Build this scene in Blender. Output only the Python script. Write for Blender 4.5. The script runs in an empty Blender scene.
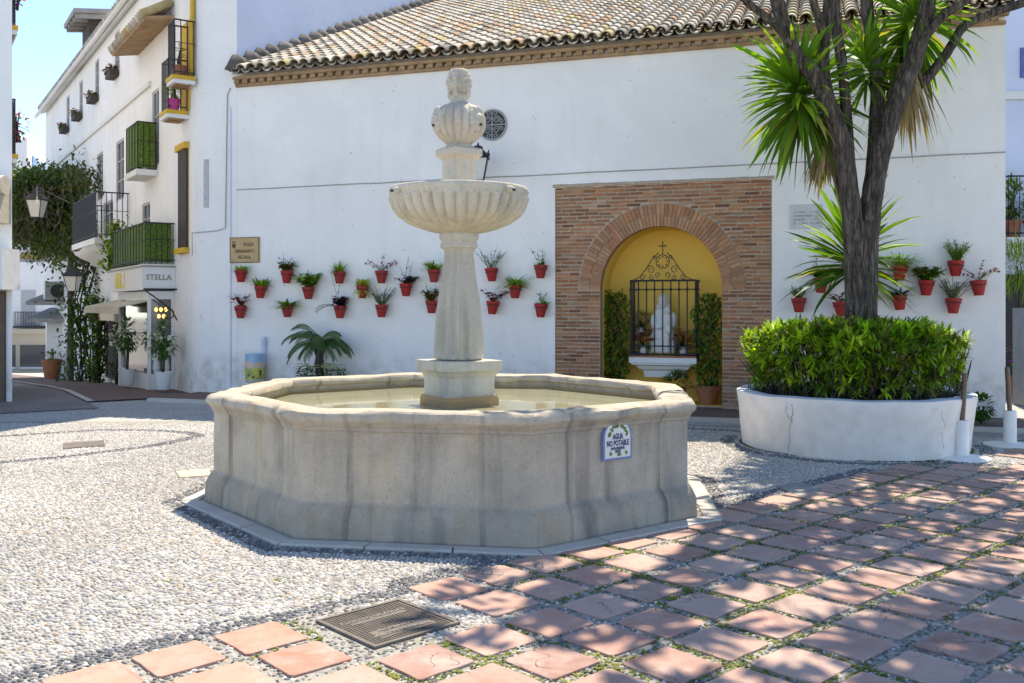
import bpy, math, random
import numpy as np
from mathutils import Vector, Matrix, noise
R = random.Random(7)
NR = np.random.default_rng(11)
SC = bpy.context.scene
COL = SC.collection
rad = math.radians
F, Y0, H = 950.0, 307.0, 1.6          # focal length in pixels, horizon row, eye height of the survey of the square

# ------------------------------------------------------------------ survey helpers (photo measurements -> metres)
def G(px, py, z=0.0):
    y = F*(H-z)/(py-Y0)
    return Vector(((px-512)/F*y, y, z))
WE = Vector((.952, -.307, 0)).normalized()     # along the chapel wall, to the right
WN = Vector((.307, .952, 0)).normalized()      # into the chapel wall
W0 = Vector((1.39, 15.05, 0))
def WP(u, z, w=0.0):
    p = W0 + WE*u + WN*w
    return Vector((p.x, p.y, z))
def WU(px, py, w=0.0):
    k = (px-512)/F
    o = W0 + WN*w
    u = (k*o.y-o.x)/(WE.x-k*WE.y)
    p = o+WE*u
    return u, H-(py-Y0)/F*p.y
LE = Vector((-.655, 1, 0)).normalized()        # along the street facade, going away
LN = Vector((LE.y*-1, LE.x, 0)); LN = Vector((-.837, -.548, 0)).normalized()
L0 = Vector((-5.8, 17.37, 0))
def LP(s, z, p=0.0):
    q = L0+LE*s+LN*p
    return Vector((q.x, q.y, z))
def LS(px, py, p=0.0):
    k = (px-512)/F
    o = L0+LN*p
    s = (k*o.y-o.x)/(LE.x-k*LE.y)
    q = o+LE*s
    return s, H-(py-Y0)/F*q.y
def gz(x, y):                                   # the street falls away behind the square
    d = max(0.0, y-18.5) if x < -3 else 0.0
    return -.06*d

# ------------------------------------------------------------------ mesh builder
class MB:
    def __init__(s): s.v = []; s.f = []; s.c = []; s.cur = (1, 1, 1)
    def vert(s, p): s.v.append((p[0], p[1], p[2])); s.c.append(s.cur); return len(s.v)-1
    def face(s, pts): s.f.append([s.vert(p) for p in pts])
    def grid(s, rows, closed=False, cap0=False, cap1=False):
        ids = [[s.vert(p) for p in r] for r in rows]
        n = len(ids[0])
        for a, b in zip(ids[:-1], ids[1:]):
            for i in range(n if closed else n-1):
                j = (i+1) % n
                s.f.append([a[i], a[j], b[j], b[i]])
        if cap0: s.f.append(ids[0][::-1])
        if cap1: s.f.append(ids[-1])
        return ids
    def obox(s, o, X, Y, Z):                    # box from a corner and three edge vectors
        o = Vector(o); X = Vector(X); Y = Vector(Y); Z = Vector(Z)
        if X.cross(Y).dot(Z) < 0: X, Y = Y, X
        p = [o, o+X, o+X+Y, o+Y, o+Z, o+X+Z, o+X+Y+Z, o+Y+Z]
        i = [s.vert(q) for q in p]
        for q in ((3,2,1,0),(4,5,6,7),(0,1,5,4),(1,2,6,5),(2,3,7,6),(3,0,4,7)): s.f.append([i[k] for k in q])
    def cbox(s, c, sx, sy, sz, rz=0.0, tilt=None):
        M = Matrix.Rotation(rz, 3, 'Z')
        if tilt is not None: M = M @ tilt
        X = M @ Vector((sx,0,0)); Y = M @ Vector((0,sy,0)); Z = M @ Vector((0,0,sz))
        s.obox(Vector(c)-X/2-Y/2-Z/2, X, Y, Z)
    def tube(s, path, r, n=8, cap=True, jit=0.0):
        path = [Vector(p) for p in path]; m = len(path)
        rr = r if hasattr(r, '__len__') else [r]*m
        rows = []; up = None
        for i, p in enumerate(path):
            d = (path[min(i+1,m-1)]-path[max(i-1,0)])
            if d.length < 1e-9: d = Vector((0,0,1))
            d.normalize()
            if up is None: up = d.orthogonal().normalized()
            up = (up-d*up.dot(d)).normalized(); w = d.cross(up)
            row = []
            for k in range(n):
                a = 2*math.pi*k/n
                q = rr[i]*(1+(jit*noise.noise(p*9+Vector((k*1.7,0,0))) if jit else 0))
                row.append(p+up*math.cos(a)*q+w*math.sin(a)*q)
            rows.append(row)
        s.grid(rows, True, cap, cap)
    def lathe(s, prof, c, n=24, flute=None, cap0=False, cap1=False, rot=0.0):
        rows = []
        for (r, z) in prof:
            row = []
            for k in range(n):
                a = 2*math.pi*k/n+rot
                q = r*(flute(a, z) if flute else 1)
                row.append((c[0]+q*math.cos(a), c[1]+q*math.sin(a), c[2]+z))
            rows.append(row)
        s.grid(rows, True, cap0, cap1)
    def ball(s, c, r, nu=12, nv=8, rot=None):
        rx, ry, rz = r if hasattr(r,'__len__') else (r,r,r)
        rows = []
        for i in range(nv+1):
            t = math.pi*(i/nv)
            st = max(math.sin(t), 1e-3)
            row = []
            for k in range(nu):
                q = Vector((rx*st*math.cos(2*math.pi*k/nu), ry*st*math.sin(2*math.pi*k/nu), -rz*math.cos(t)))
                if rot is not None: q = rot @ q
                row.append(Vector(c)+q)
            rows.append(row)
        s.grid(rows, True, True, True)
    def leaf(s, base, d, L, w, droop=.3, col=None, seg=3, side=None, fold=0.0):
        if col: s.cur = col
        d = Vector(d).normalized(); p = Vector(base)
        if side is None:
            side = d.cross(Vector((0,0,1)))
            if side.length < 1e-3: side = Vector((1,0,0))
            side.normalize()
        wid = (.5, 1.0, .8, 0.06) if seg == 3 else (.6, 1.0, .06)
        rows = []
        for i in range(seg+1):
            hw = side*(w*.5*wid[i])
            rows.append([p-hw, p+hw])
            d = (d+Vector((0,0,-droop/seg))).normalized()
            p = p+d*(L/seg)
        s.grid(rows)
    def prism(s, poly, fr):                     # poly: list of (a,b); fr(a,b,c) -> point, c = 0 front / 1 back
        a = [s.vert(fr(x,y,0)) for x,y in poly]; b = [s.vert(fr(x,y,1)) for x,y in poly]
        s.f.append(a); s.f.append(b[::-1]); n = len(a)
        for i in range(n):
            j = (i+1) % n; s.f.append([a[j], a[i], b[i], b[j]])

OFF = {}
def build(name, mb, mat, parent=None, smooth=False, kind=None, label=None, cat=None, group=None, local=False, bevel=0, auto=None):
    me = bpy.data.meshes.new(name)
    v = np.array(mb.v, dtype=np.float64).reshape(-1, 3)
    if parent is None:
        if local: off = Vector((0,0,0))
        else:
            lo = v.min(0); hi = v.max(0); off = Vector(((lo[0]+hi[0])/2, (lo[1]+hi[1])/2, lo[2]))
    else: off = Vector((0,0,0)) if local else OFF[parent.name]
    v = v-np.array(off)
    me.from_pydata(v.tolist(), [], mb.f)
    at = me.color_attributes.new('Col', 'FLOAT_COLOR', 'POINT')
    c = np.ones((len(mb.c), 4), dtype=np.float32); c[:, :3] = np.array(mb.c, dtype=np.float32)
    at.data.foreach_set('color', c.ravel())
    me.materials.append(mat)
    if smooth: me.polygons.foreach_set('use_smooth', [True]*len(me.polygons))
    me.update()
    o = bpy.data.objects.new(name, me); COL.objects.link(o)
    if smooth and auto is not None: 
        me.set_sharp_from_angle(angle=rad(auto))
    if bevel:
        b = o.modifiers.new('bevel', 'BEVEL'); b.width = bevel; b.segments = 2; b.limit_method = 'ANGLE'; b.angle_limit = rad(50)
    if parent is None: o.location = off
    else: o.parent = parent
    OFF[o.name] = off
    if kind: o['kind'] = kind
    if label: o['label'] = label
    if cat: o['category'] = cat
    if group: o['group'] = group
    return o
def thing(name, loc, label, cat, group=None, rz=0.0):
    o = bpy.data.objects.new(name, None); COL.objects.link(o); o.empty_display_size = .2
    o.location = loc; o.rotation_euler = (0,0,rz); o['label'] = label; o['category'] = cat
    if group: o['group'] = group
    OFF[o.name] = Vector(loc)
    return o
def dup(root, loc, rz, label):
    def cp(o, par):
        c = o.copy(); COL.objects.link(c); c.parent = par
        for ch in o.children: cp(ch, c)
        return c
    r = cp(root, None); r.location = loc; r.rotation_euler = (0,0,rz); r['label'] = label
    OFF[r.name] = Vector(loc)
    return r
def text_mesh(body, size, fr, depth=.002, bold=0.0, align='CENTER', sx=1.0):
    """lettering as real extruded mesh; fr(a,b,c) maps text plane to the world"""
    cu = bpy.data.curves.new('lettering', 'FONT'); cu.body = body; cu.size = size; cu.align_x = align; cu.align_y = 'CENTER'
    cu.extrude = depth; cu.offset = bold; cu.resolution_u = 2; cu.space_line = .9
    o = bpy.data.objects.new('lettering', cu); COL.objects.link(o)
    dg = bpy.context.evaluated_depsgraph_get(); dg.update()
    me = bpy.data.meshes.new_from_object(o.evaluated_get(dg))
    mb = MB()
    ids = [mb.vert(fr(v.co.x*sx, v.co.y, v.co.z)) for v in me.vertices]
    mb.f = [[ids[i] for i in p.vertices] for p in me.polygons]
    bpy.data.objects.remove(o); bpy.data.curves.remove(cu); bpy.data.meshes.remove(me)
    return mb
def sculpt(balls, voxel, smooth_it=4):
    """one continuous carved surface out of overlapping ellipsoids"""
    m = MB()
    for b in balls: m.ball(b[0], b[1], 14, 10, b[2] if len(b) > 2 else None)
    me = bpy.data.meshes.new('sculpt'); me.from_pydata(m.v, [], m.f)
    o = bpy.data.objects.new('sculpt', me); COL.objects.link(o)
    r = o.modifiers.new('r', 'REMESH'); r.mode = 'VOXEL'; r.voxel_size = voxel
    q = o.modifiers.new('s', 'SMOOTH'); q.factor = .5; q.iterations = smooth_it
    dg = bpy.context.evaluated_depsgraph_get(); dg.update()
    e = bpy.data.meshes.new_from_object(o.evaluated_get(dg))
    out = MB()
    for v in e.vertices: out.vert(v.co)
    out.f = [list(p.vertices) for p in e.polygons]
    bpy.data.objects.remove(o); bpy.data.meshes.remove(me); bpy.data.meshes.remove(e)
    return out

# ------------------------------------------------------------------ materials
class N:
    def __init__(s, name, rough=.8, spec=.3):
        s.m = bpy.data.materials.new(name); s.m.use_nodes = True
        s.t = s.m.node_tree; s.b = s.t.nodes['Principled BSDF']; s.out = s.t.nodes['Material Output']
        s.b.inputs['Roughness'].default_value = rough
        s.b.inputs['Specular IOR Level'].default_value = spec
    def n(s, typ, **kw):
        q = s.t.nodes.new(typ)
        for k, v in kw.items(): setattr(q, k, v)
        return q
    def L(s, a, b): s.t.links.new(a, b)
    def coord(s, scale=(1,1,1), src='Object', rot=(0,0,0)):
        g = s.n('ShaderNodeTexCoord'); m = s.n('ShaderNodeMapping')
        m.inputs['Scale'].default_value = scale; m.inputs['Rotation'].default_value = rot
        if src == 'World':
            q = s.n('ShaderNodeNewGeometry'); s.L(q.outputs['Position'], m.inputs[0])
        else: s.L(g.outputs[src], m.inputs[0])
        return m.outputs[0]
    def noise(s, vec, scale, detail=4, rough=.55, dist=0.0):
        q = s.n('ShaderNodeTexNoise'); s.L(vec, q.inputs['Vector'])
        q.inputs['Scale'].default_value = scale; q.inputs['Detail'].default_value = detail
        q.inputs['Roughness'].default_value = rough; q.inputs['Distortion'].default_value = dist
        return q.outputs['Fac']
    def ramp(s, fac, stops):
        q = s.n('ShaderNodeValToRGB'); s.L(fac, q.inputs[0]); e = q.color_ramp.elements
        while len(e) < len(stops): e.new(.5)
        for el, (p, c) in zip(e, stops):
            el.position = p; el.color = (c, c, c, 1) if not hasattr(c,'__len__') else (*c, 1)
        return q.outputs[0]
    def mix(s, fac, a, b, mode='MIX'):
        q = s.n('ShaderNodeMix', data_type='RGBA', blend_type=mode)
        for i, x in ((0, fac), (6, a), (7, b)):
            if hasattr(x, 'is_linked'): s.L(x, q.inputs[i])
            elif i == 0: q.inputs[0].default_value = x
            else: q.inputs[i].default_value = (*x, 1) if len(x) == 3 else x
        return q.outputs[2]
    def math(s, op, a, b):
        q = s.n('ShaderNodeMath', operation=op)
        for i, x in ((0,a),(1,b)):
            if hasattr(x,'is_linked'): s.L(x, q.inputs[i])
            else: q.inputs[i].default_value = x
        return q.outputs[0]
    def col(s, x):
        if hasattr(x,'is_linked'): s.L(x, s.b.inputs['Base Color'])
        else: s.b.inputs['Base Color'].default_value = (*x, 1)
    def bump(s, h, strength=.4, dist=.02, prev=None):
        q = s.n('ShaderNodeBump'); q.inputs['Strength'].default_value = strength; q.inputs['Distance'].default_value = dist
        s.L(h, q.inputs['Height'])
        if prev is not None: s.L(prev, q.inputs['Normal'])
        s.L(q.outputs[0], s.b.inputs['Normal']); return q.outputs[0]
    def vcol(s):
        q = s.n('ShaderNodeVertexColor', layer_name='Col'); return q.outputs[0]

def plaster(name, c, stain=(.42,.38,.33), amt=.35, world=True, low=True):
    m = N(name, .9, .2); v = m.coord(src='World')
    n1 = m.noise(v, .7, 5, .6); n2 = m.noise(v, 5.0, 6, .65); n3 = m.noise(m.coord((3,3,.5), 'World'), 1.3, 5, .6)
    k = m.ramp(n1, [(.35, 0), (.75, 1)])
    base = m.mix(k, c, tuple(x*.88 for x in c))
    pt = m.ramp(m.noise(v, .55, 2, .4, 1.2), [(.545,0),(.556,1)])
    base = m.mix(m.math('MULTIPLY', pt, .55), base, tuple(x*.93 for x in c))
    pin = m.ramp(m.noise(v, 17, 2, .5), [(.735,0),(.76,1)])
    base = m.mix(m.math('MULTIPLY', pin, min(1,amt*2.2)), base, (.25,.22,.19))
    base = m.mix(m.math('MULTIPLY', m.ramp(n3, [(.52,0),(.8,1)]), amt*.5), base, stain)
    spots = m.ramp(n2, [(.66,0),(.72,1)])
    spots = m.math('MULTIPLY', spots, m.ramp(m.noise(v, 1.1, 3), [(.46,0),(.62,1)]))
    base = m.mix(m.math('MULTIPLY', spots, min(1,amt*2)), base, stain)
    if low:                                     # rising damp and splash dirt along the foot of the wall
        g = m.n('ShaderNodeNewGeometry'); sp = m.n('ShaderNodeSeparateXYZ'); m.L(g.outputs['Position'], sp.inputs[0])
        zz = m.math('ADD', sp.outputs[2], m.math('MULTIPLY', m.noise(v, 2.5, 5), -.9))
        f = m.ramp(zz, [(0.0, 1), (.35, 0)])
        base = m.mix(m.math('MULTIPLY', f, m.math('MULTIPLY', m.ramp(n2,[(.4,0),(.65,1)]), amt*1.3)), base, (.36,.31,.25))
    m.col(base)
    b = m.bump(m.noise(v, 9, 5, .6), .25, .02)
    m.bump(m.noise(v, 1.6, 2, .5), .25, .06, b)
    return m.m
M = {}
M['wall'] = plaster('white_lime_plaster', (.84,.81,.77), amt=.30)
M['house'] = plaster('warm_white_plaster', (.84,.82,.79), amt=.35)
M['trim'] = plaster('white_trim', (.76,.75,.72), amt=.2, low=False)
M['blue_white'] = plaster('cool_white_plaster', (.62,.68,.80), amt=.15, low=False)
M['rimpaint'] = plaster('pale_blue_rim_paint', (.60,.66,.72), amt=.3, low=False)
M['planter'] = plaster('planter_white', (.84,.80,.735), (.45,.39,.30), amt=.18)
M['yellow'] = plaster('ochre_niche_plaster', (.86,.56,.12), (.62,.38,.08), amt=.3, low=False)
M['pinkw'] = plaster('pale_pink_plaster', (.70,.60,.62), amt=.15, low=False)
M['beige'] = plaster('beige_plaster', (.60,.50,.36), amt=.15, low=False)

def simple(name, c, rough=.7, spec=.3, metal=0.0, var=.25, scale=12, bump=.15):
    m = N(name, rough, spec); v = m.coord()
    m.col(m.mix(m.ramp(m.noise(v, scale, 4), [(.3,0),(.7,1)]), c, tuple(x*(1-var) for x in c)))
    m.b.inputs['Metallic'].default_value = metal
    if bump: m.bump(m.noise(v, scale*3, 3), bump, .01)
    return m.m
M['iron'] = simple('black_iron', (.025,.025,.028), .5, .4, var=.3)
M['yellowp'] = simple('yellow_paint', (.70,.42,.04), .7)
M['yellowl'] = simple('yellow_lettering', (.72,.55,.05), .6)
M['goldl'] = simple('grey_gold_lettering', (.35,.30,.2), .6)
M['dark'] = simple('dark_opening', (.06,.055,.05), .6)
M['brownw'] = simple('brown_wood', (.13,.09,.065), .7, scale=8)
M['darkw'] = simple('dark_weathered_wood', (.07,.055,.05), .8, scale=8)
M['greyshut'] = simple('grey_shutter', (.50,.50,.50), .7)
M['cream'] = simple('cream_canvas', (.66,.58,.44), .85)
m = N('red_painted_pot', .6, .3); v = m.coord(); oi = m.n('ShaderNodeObjectInfo')
c = m.mix(oi.outputs['Random'], (.40,.018,.016), (.30,.035,.028)); c = m.mix(m.math('MULTIPLY', m.ramp(m.noise(v, 14, 5), [(.45,0),(.75,1)]), .5), c, (.20,.025,.02))
c = m.mix(m.math('MULTIPLY', m.ramp(m.noise(m.coord((9,9,2)), 3, 5), [(.6,0),(.75,1)]), .45), c, (.45,.30,.26)); m.col(c); m.bump(m.noise(v, 40, 3), .15, .01); M['redpot'] = m.m
M['terra'] = simple('terracotta_pot_clay', (.42,.17,.085), .8, var=.3, scale=7)
M['soil'] = simple('dark_soil', (.06,.045,.03), .95)
M['whitep'] = simple('white_painted_metal', (.80,.79,.76), .5, .4, var=.08, scale=6, bump=.05)
M['pole'] = simple('bronze_pole', (.16,.10,.06), .45, .5, var=.4, scale=20)
M['rust'] = simple('cast_iron_cover', (.17,.145,.12), .75, .35, var=.35, scale=14)
M['rustl'] = simple('worn_lettering', (.27,.235,.20), .7)
M['navy'] = simple('navy_glaze', (.03,.045,.14), .3, .5, bump=0)
M['blueg'] = simple('blue_glaze', (.20,.27,.48), .3, .4, var=.4, scale=40, bump=0)
M['whiteg'] = simple('white_glaze', (.74,.73,.68), .25, .5, var=.1, bump=0)
M['greeng'] = simple('green_glaze', (.16,.24,.05), .3, .5, var=.5, scale=60, bump=0)
M['signst'] = simple('tan_stone_sign', (.56,.38,.19), .8, var=.25, scale=9)
M['letter'] = simple('dark_letter', (.10,.075,.05), .7, bump=0)
M['marble'] = simple('grey_marble', (.60,.60,.60), .6, var=.15)
M['cable'] = simple('grey_cable', (.40,.40,.40), .7, bump=0)
M['statue'] = simple('white_marble_statue', (.74,.73,.70), .55, .4, var=.12, scale=6)
M['terraslab'] = simple('terracotta_underside', (.42,.27,.15), .85, var=.4, scale=5)
M['greenmesh'] = simple('green_privacy_mesh', (.17,.27,.035), .85, var=.85, scale=34)
M['steel'] = simple('grey_steel', (.33,.34,.34), .45, .5, .2, var=.25, scale=4)
M['lampglass'] = simple('frosted_lamp_glass', (.62,.62,.58), .35, .5, var=.1, bump=0)
M['pinkc'] = simple('magenta_pot', (.5,.05,.22), .6)
M['ochre_roof'] = simple('ochre_tile_edge', (.55,.36,.09), .8, var=.4)
M['zinc'] = simple('grey_zinc_roof', (.33,.32,.30), .7, var=.3, scale=6)
M['bluesign'] = simple('blue_shutter_panel', (.12,.16,.42), .6)

def glass(name, c=(.05,.06,.065)):
    m = N(name, .08, .6); m.col(c); return m.m
M['glass'] = glass('dark_window_glass'); M['glass2'] = glass('shop_window_glass', (.12,.12,.11))
m = N('warm_lamp_bulb'); m.b.inputs['Emission Color'].default_value = (1,.55,.15,1); m.b.inputs['Emission Strength'].default_value = 1.2; m.col((1,.6,.2)); M['bulb'] = m.m

def vcolmat(name, rough=.85, spec=.25, nscale=30, var=.3, bump=.3, bd=.006, trans=0.0, dark=(.2,.17,.14), world=False):
    m = N(name, rough, spec); v = m.coord(src='World' if world else 'Object')
    c = m.vcol()
    if var:
        k = m.ramp(m.noise(v, nscale, 5, .6), [(.3,0),(.75,1)])
        c = m.mix(m.math('MULTIPLY', k, var), c, dark)
    m.col(c)
    if bump: m.bump(m.noise(v, nscale*2, 4), bump, bd)
    if trans:
        t = m.n('ShaderNodeBsdfTranslucent'); x = m.n('ShaderNodeMixShader'); x.inputs[0].default_value = trans
        cc = m.mix(1.0, c, (1.5,1.7,.45), 'MULTIPLY')
        m.L(cc, t.inputs[0]); m.L(m.b.outputs[0], x.inputs[1]); m.L(t.outputs[0], x.inputs[2]); m.L(x.outputs[0], m.out.inputs[0])
    return m.m
M['leaf'] = vcolmat('leaf', .5, .28, var=0, bump=0, trans=.42)
M['deadleaf'] = vcolmat('dry_leaf', .8, .2, var=0, bump=0, trans=.25)
M['petal'] = vcolmat('petal', .6, .3, var=0, bump=0, trans=.3)
M['brick'] = vcolmat('handmade_brick', .9, .15, 12, .5, .5, .006, dark=(.17,.13,.11))
M['mortar'] = simple('lime_mortar', (.52,.41,.31), .95, .1, var=.3, scale=15, bump=.4)
M['rooftile'] = vcolmat('old_roof_tile', .9, .15, 7, .45, .35, .01, dark=(.13,.12,.10), world=True)
M['pebble'] = vcolmat('pebble', .6, .3, 40, .15, 0, dark=(.30,.28,.25))
M['cera'] = vcolmat('painted_ceramic', .3, .5, var=0, bump=0)

# terracotta paving: worn, with lichen and hairline wear
m = N('terracotta_paver', .85, .25); v = m.coord(src='World'); c = m.vcol()
c = m.mix(m.math('MULTIPLY', m.ramp(m.noise(v, 5, 6, .65), [(.35,0),(.7,1)]), .7), c, (.47,.345,.29))
c = m.mix(m.math('MULTIPLY', m.ramp(m.noise(v, 26, 5, .7), [(.55,0),(.72,1)]), .5), c, (.22,.14,.12))
c = m.mix(m.math('MULTIPLY', m.ramp(m.noise(v, 2.2, 6, .7), [(.52,0),(.66,1)]), .6), c, (.46,.38,.33))
vo = m.n('ShaderNodeTexVoronoi', feature='DISTANCE_TO_EDGE'); vo.inputs['Scale'].default_value = 2.3
nv = m.n('ShaderNodeVectorMath', operation='ADD'); nn = m.n('ShaderNodeTexNoise'); nn.inputs['Scale'].default_value = 3; m.L(v, nn.inputs['Vector']); m.L(v, nv.inputs[0]); m.L(nn.outputs['Color'], nv.inputs[1]); m.L(nv.outputs[0], vo.inputs['Vector'])
crack = m.ramp(vo.outputs['Distance'], [(.004,1),(.011,0)])
crack = m.math('MULTIPLY', crack, m.ramp(m.noise(v, 1.1, 2), [(.53,0),(.57,1)]))
c = m.mix(m.math('MULTIPLY', crack, .8), c, (.07,.05,.04)); m.col(c)
m.bump(m.noise(v, 45, 5, .65), .35, .006); M['paver'] = m.m

# weathered limestone
def limestone(name, c1, c2, warm=(.50,.34,.16), streak=.5, fl=1.0):
    m = N(name, .85, .25); v = m.coord(src='World'); vs = m.coord((2.2,2.2,.22), 'World')
    c = m.mix(m.ramp(m.noise(v, 1.7, 6, .6), [(.3,0),(.7,1)]), c1, c2)
    c = m.mix(m.math('MULTIPLY', m.ramp(m.noise(vs, 2.2, 6, .6), [(.5,0),(.72,1)]), streak), c, (.17,.155,.14))
    c = m.mix(m.math('MULTIPLY', m.ramp(m.noise(vs, 3.4, 4, .55), [(.53,0),(.75,1)]), streak*.7), c, warm)
    c = m.mix(m.math('MULTIPLY', m.ramp(m.noise(v, 38, 5, .7), [(.54,0),(.70,1)]), .36), c, (.22,.19,.15))
    pit = m.ramp(m.noise(v, 95, 2, .5), [(.66,0),(.70,1)])
    c = m.mix(m.math('MULTIPLY', pit, .65), c, (.13,.11,.09))
    c = m.mix(m.math('MULTIPLY', m.ramp(m.noise(v, 55, 4, .7), [(.6,0),(.7,1)]), .35), c, (.66,.62,.55))
    big = m.ramp(m.noise(v, 3.1, 5, .65), [(.45,0),(.68,1)])
    c = m.mix(m.math('MULTIPLY', big, streak*.55), c, tuple(x*.55 for x in c2))
    c = m.mix(1.0, c, m.vcol(), 'MULTIPLY')
    m.col(c)
    b = m.bump(m.noise(v, 30, 6, .7), .45, .012)
    m.bump(m.noise(v, 5, 4, .6), .22, .02, b)
    return m.m
M['stone'] = limestone('weathered_limestone', (.54,.46,.355), (.43,.385,.32), streak=.8)
M['stone2'] = limestone('pale_limestone', (.62,.55,.43), (.50,.455,.385), (.58,.43,.22), .5)
M['kerb'] = limestone('kerb_stone', (.58,.54,.47), (.48,.45,.40), streak=.2)
m = N('tree_bark', .95, .15); v = m.coord((7,7,1.3), 'World')
n1 = m.noise(v, 3.0, 6, .65); m.col(m.ramp(n1, [(.28,(.022,.018,.014)), (.5,(.085,.07,.057)), (.75,(.24,.20,.17))]))
vo = m.n('ShaderNodeTexVoronoi', feature='DISTANCE_TO_EDGE'); vo.inputs['Scale'].default_value = 4.5; m.L(m.coord((4.5,4.5,1.1),'World'), vo.inputs['Vector'])
b = m.bump(m.ramp(vo.outputs['Distance'],[(0,0),(.12,1)]), .8, .02); m.bump(n1, .9, .03, b); M['bark'] = m.m

# ground: grouted pebble mosaic base / street
def cobble_shader(name, stones, grout, scale, bump=.6):
    m = N(name, .8, .25); v = m.coord((1,1.5,1), 'World', (0,0,rad(35)))
    vo = m.n('ShaderNodeTexVoronoi'); vo.inputs['Scale'].default_value = scale; m.L(v, vo.inputs['Vector'])
    sep = m.n('ShaderNodeSeparateColor'); m.L(vo.outputs['Color'], sep.inputs[0])
    cell = m.mix(sep.outputs[0], stones, tuple(x*.62 for x in stones))
    g = m.ramp(vo.outputs['Distance'], [(.45,0),(.7,1)])
    c = m.mix(g, cell, grout)
    c = m.mix(m.math('MULTIPLY', m.ramp(m.noise(v, .9, 5), [(.4,0),(.7,1)]), .3), c, tuple(x*.6 for x in grout))
    m.col(c); inv = m.math('SUBTRACT', 1.0, vo.outputs['Distance']); m.bump(inv, bump, .02)
    return m.m
M['cobble'] = cobble_shader('pebble_mosaic', (.56,.54,.50), (.30,.285,.25), 26)
m = N('pebble_grout', .95, .1); v = m.coord(src='World')
c = m.ramp(m.noise(v, 22, 5, .7), [(.3,(.20,.19,.165)),(.7,(.40,.385,.345))])
g = m.math('MULTIPLY', m.ramp(m.noise(v, 1.5, 5, .6), [(.56,0),(.68,1)]), m.ramp(m.noise(v, 30, 3), [(.45,0),(.6,1)]))
c = m.mix(m.math('MULTIPLY', g, .5), c, (.16,.19,.045)); m.col(c); m.bump(m.noise(v, 70, 4), .6, .01); M['grout'] = m.m
m = N('street_setts', .85, .25); v = m.coord((1,1,1), 'World', (0,0,rad(-33)))
br = m.n('ShaderNodeTexBrick'); br.inputs['Scale'].default_value = 1.0; br.inputs['Brick Width'].default_value = .22; br.inputs['Row Height'].default_value = .11
br.inputs['Mortar Size'].default_value = .008; br.inputs['Color1'].default_value = (.30,.245,.215,1); br.inputs['Color2'].default_value = (.23,.19,.17,1); br.inputs['Mortar'].default_value = (.13,.11,.10,1)
m.L(v, br.inputs['Vector']); m.col(m.mix(m.math('MULTIPLY', m.ramp(m.noise(v,1.2,5),[(.35,0),(.7,1)]),.4), br.outputs['Color'], (.11,.10,.095))); M['street'] = m.m
m = N('red_brick_pavement', .85, .2); v = m.coord((1,1,1), 'World', (0,0,rad(17.9)))
br = m.n('ShaderNodeTexBrick'); br.inputs['Scale'].default_value = 1.0; br.inputs['Brick Width'].default_value = .24; br.inputs['Row Height'].default_value = .12
br.inputs['Mortar Size'].default_value = .008; br.inputs['Color1'].default_value = (.22,.13,.10,1); br.inputs['Color2'].default_value = (.16,.10,.08,1); br.inputs['Mortar'].default_value = (.17,.15,.12,1)
m.L(v, br.inputs['Vector']); m.col(m.mix(m.math('MULTIPLY', m.ramp(m.noise(v,2,5),[(.35,0),(.7,1)]),.4), br.outputs['Color'], (.13,.10,.09))); M['pave'] = m.m

m = N('fountain_water', .04, .5); m.b.inputs['IOR'].default_value = 1.33
m.col((.30,.30,.20)); v = m.coord(src='World'); m.bump(m.noise(v, 3.5, 2, .5), .035, .02)
m.b.inputs['Specular IOR Level'].default_value = .6; M['water'] = m.m
m = N('stain_orange', .9, .2); M['stain'] = limestone('water_stained_stone', (.50,.30,.12), (.42,.29,.15), streak=.2)
# ------------------------------------------------------------------ ground
def sheet(name, pts, z, mat, kind='structure', nx=None, label=None):
    mb = MB(); mb.face([(p[0], p[1], z+(gz(p[0],p[1]) if len(p) == 2 else p[2])) for p in pts])
    return build(name, mb, mat, kind=kind)
mb = MB()
xs = [-300,-120,-70]+[-60+2*i for i in range(29)]+[-2,5,20,60,120,300]; ys = [-200,-60,-20]+[-6+2*i for i in range(13)]+[20+3*i for i in range(16)]+[90,150,320]
mb.grid([[(x, y, gz(x, min(y,70))-.004) for x in xs] for y in ys])
build('ground', mb, M['cobble'], kind='structure')
sheet('pebble_bed', [(-8.5,2.5),(9.5,2.5),(9.5,12.4),(5.6,12.4),(-.5,13.4),(-8.5,13.2)], .002, M['grout'])

T43 = rad(43); TV = Vector((math.cos(T43), math.sin(T43), 0)); TU = Vector((math.sin(T43), -math.cos(T43), 0)); TO = Vector((-1.732, 4.312, 0))
PER, TS = .392, .322
PC = Vector((3.95, 11.03, 0))                  # planter centre
FC = Vector((-.49, 8.291, 0)); FM = ((2.111, .188), (-.331, 2.056))
def oc(k, s, z):                                # fountain octagon, vertex k (fractional k runs along a side)
    k0 = math.floor(k); t = k-k0; p = []
    for kk in (k0, k0+1):
        a = rad(-112.5+45*kk); c, q = math.cos(a), math.sin(a)
        p.append((FC.x+s*(FM[0][0]*c+FM[0][1]*q), FC.y+s*(FM[1][0]*c+FM[1][1]*q)))
    return Vector((p[0][0]*(1-t)+p[1][0]*t, p[0][1]*(1-t)+p[1][1]*t, z))
def tile_ok(c):
    if c.y < 3.3 or abs(c.x) > c.y*.56+.6: return False
    if (c-PC).length < 1.62: return False
    if (c-W0).dot(WN) > -2.35: return False
    d = c-TO; a, b = d.dot(TV), d.dot(TU)
    if .70 < a < 1.52 and .02 < b < .70: return False
    return True
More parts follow.
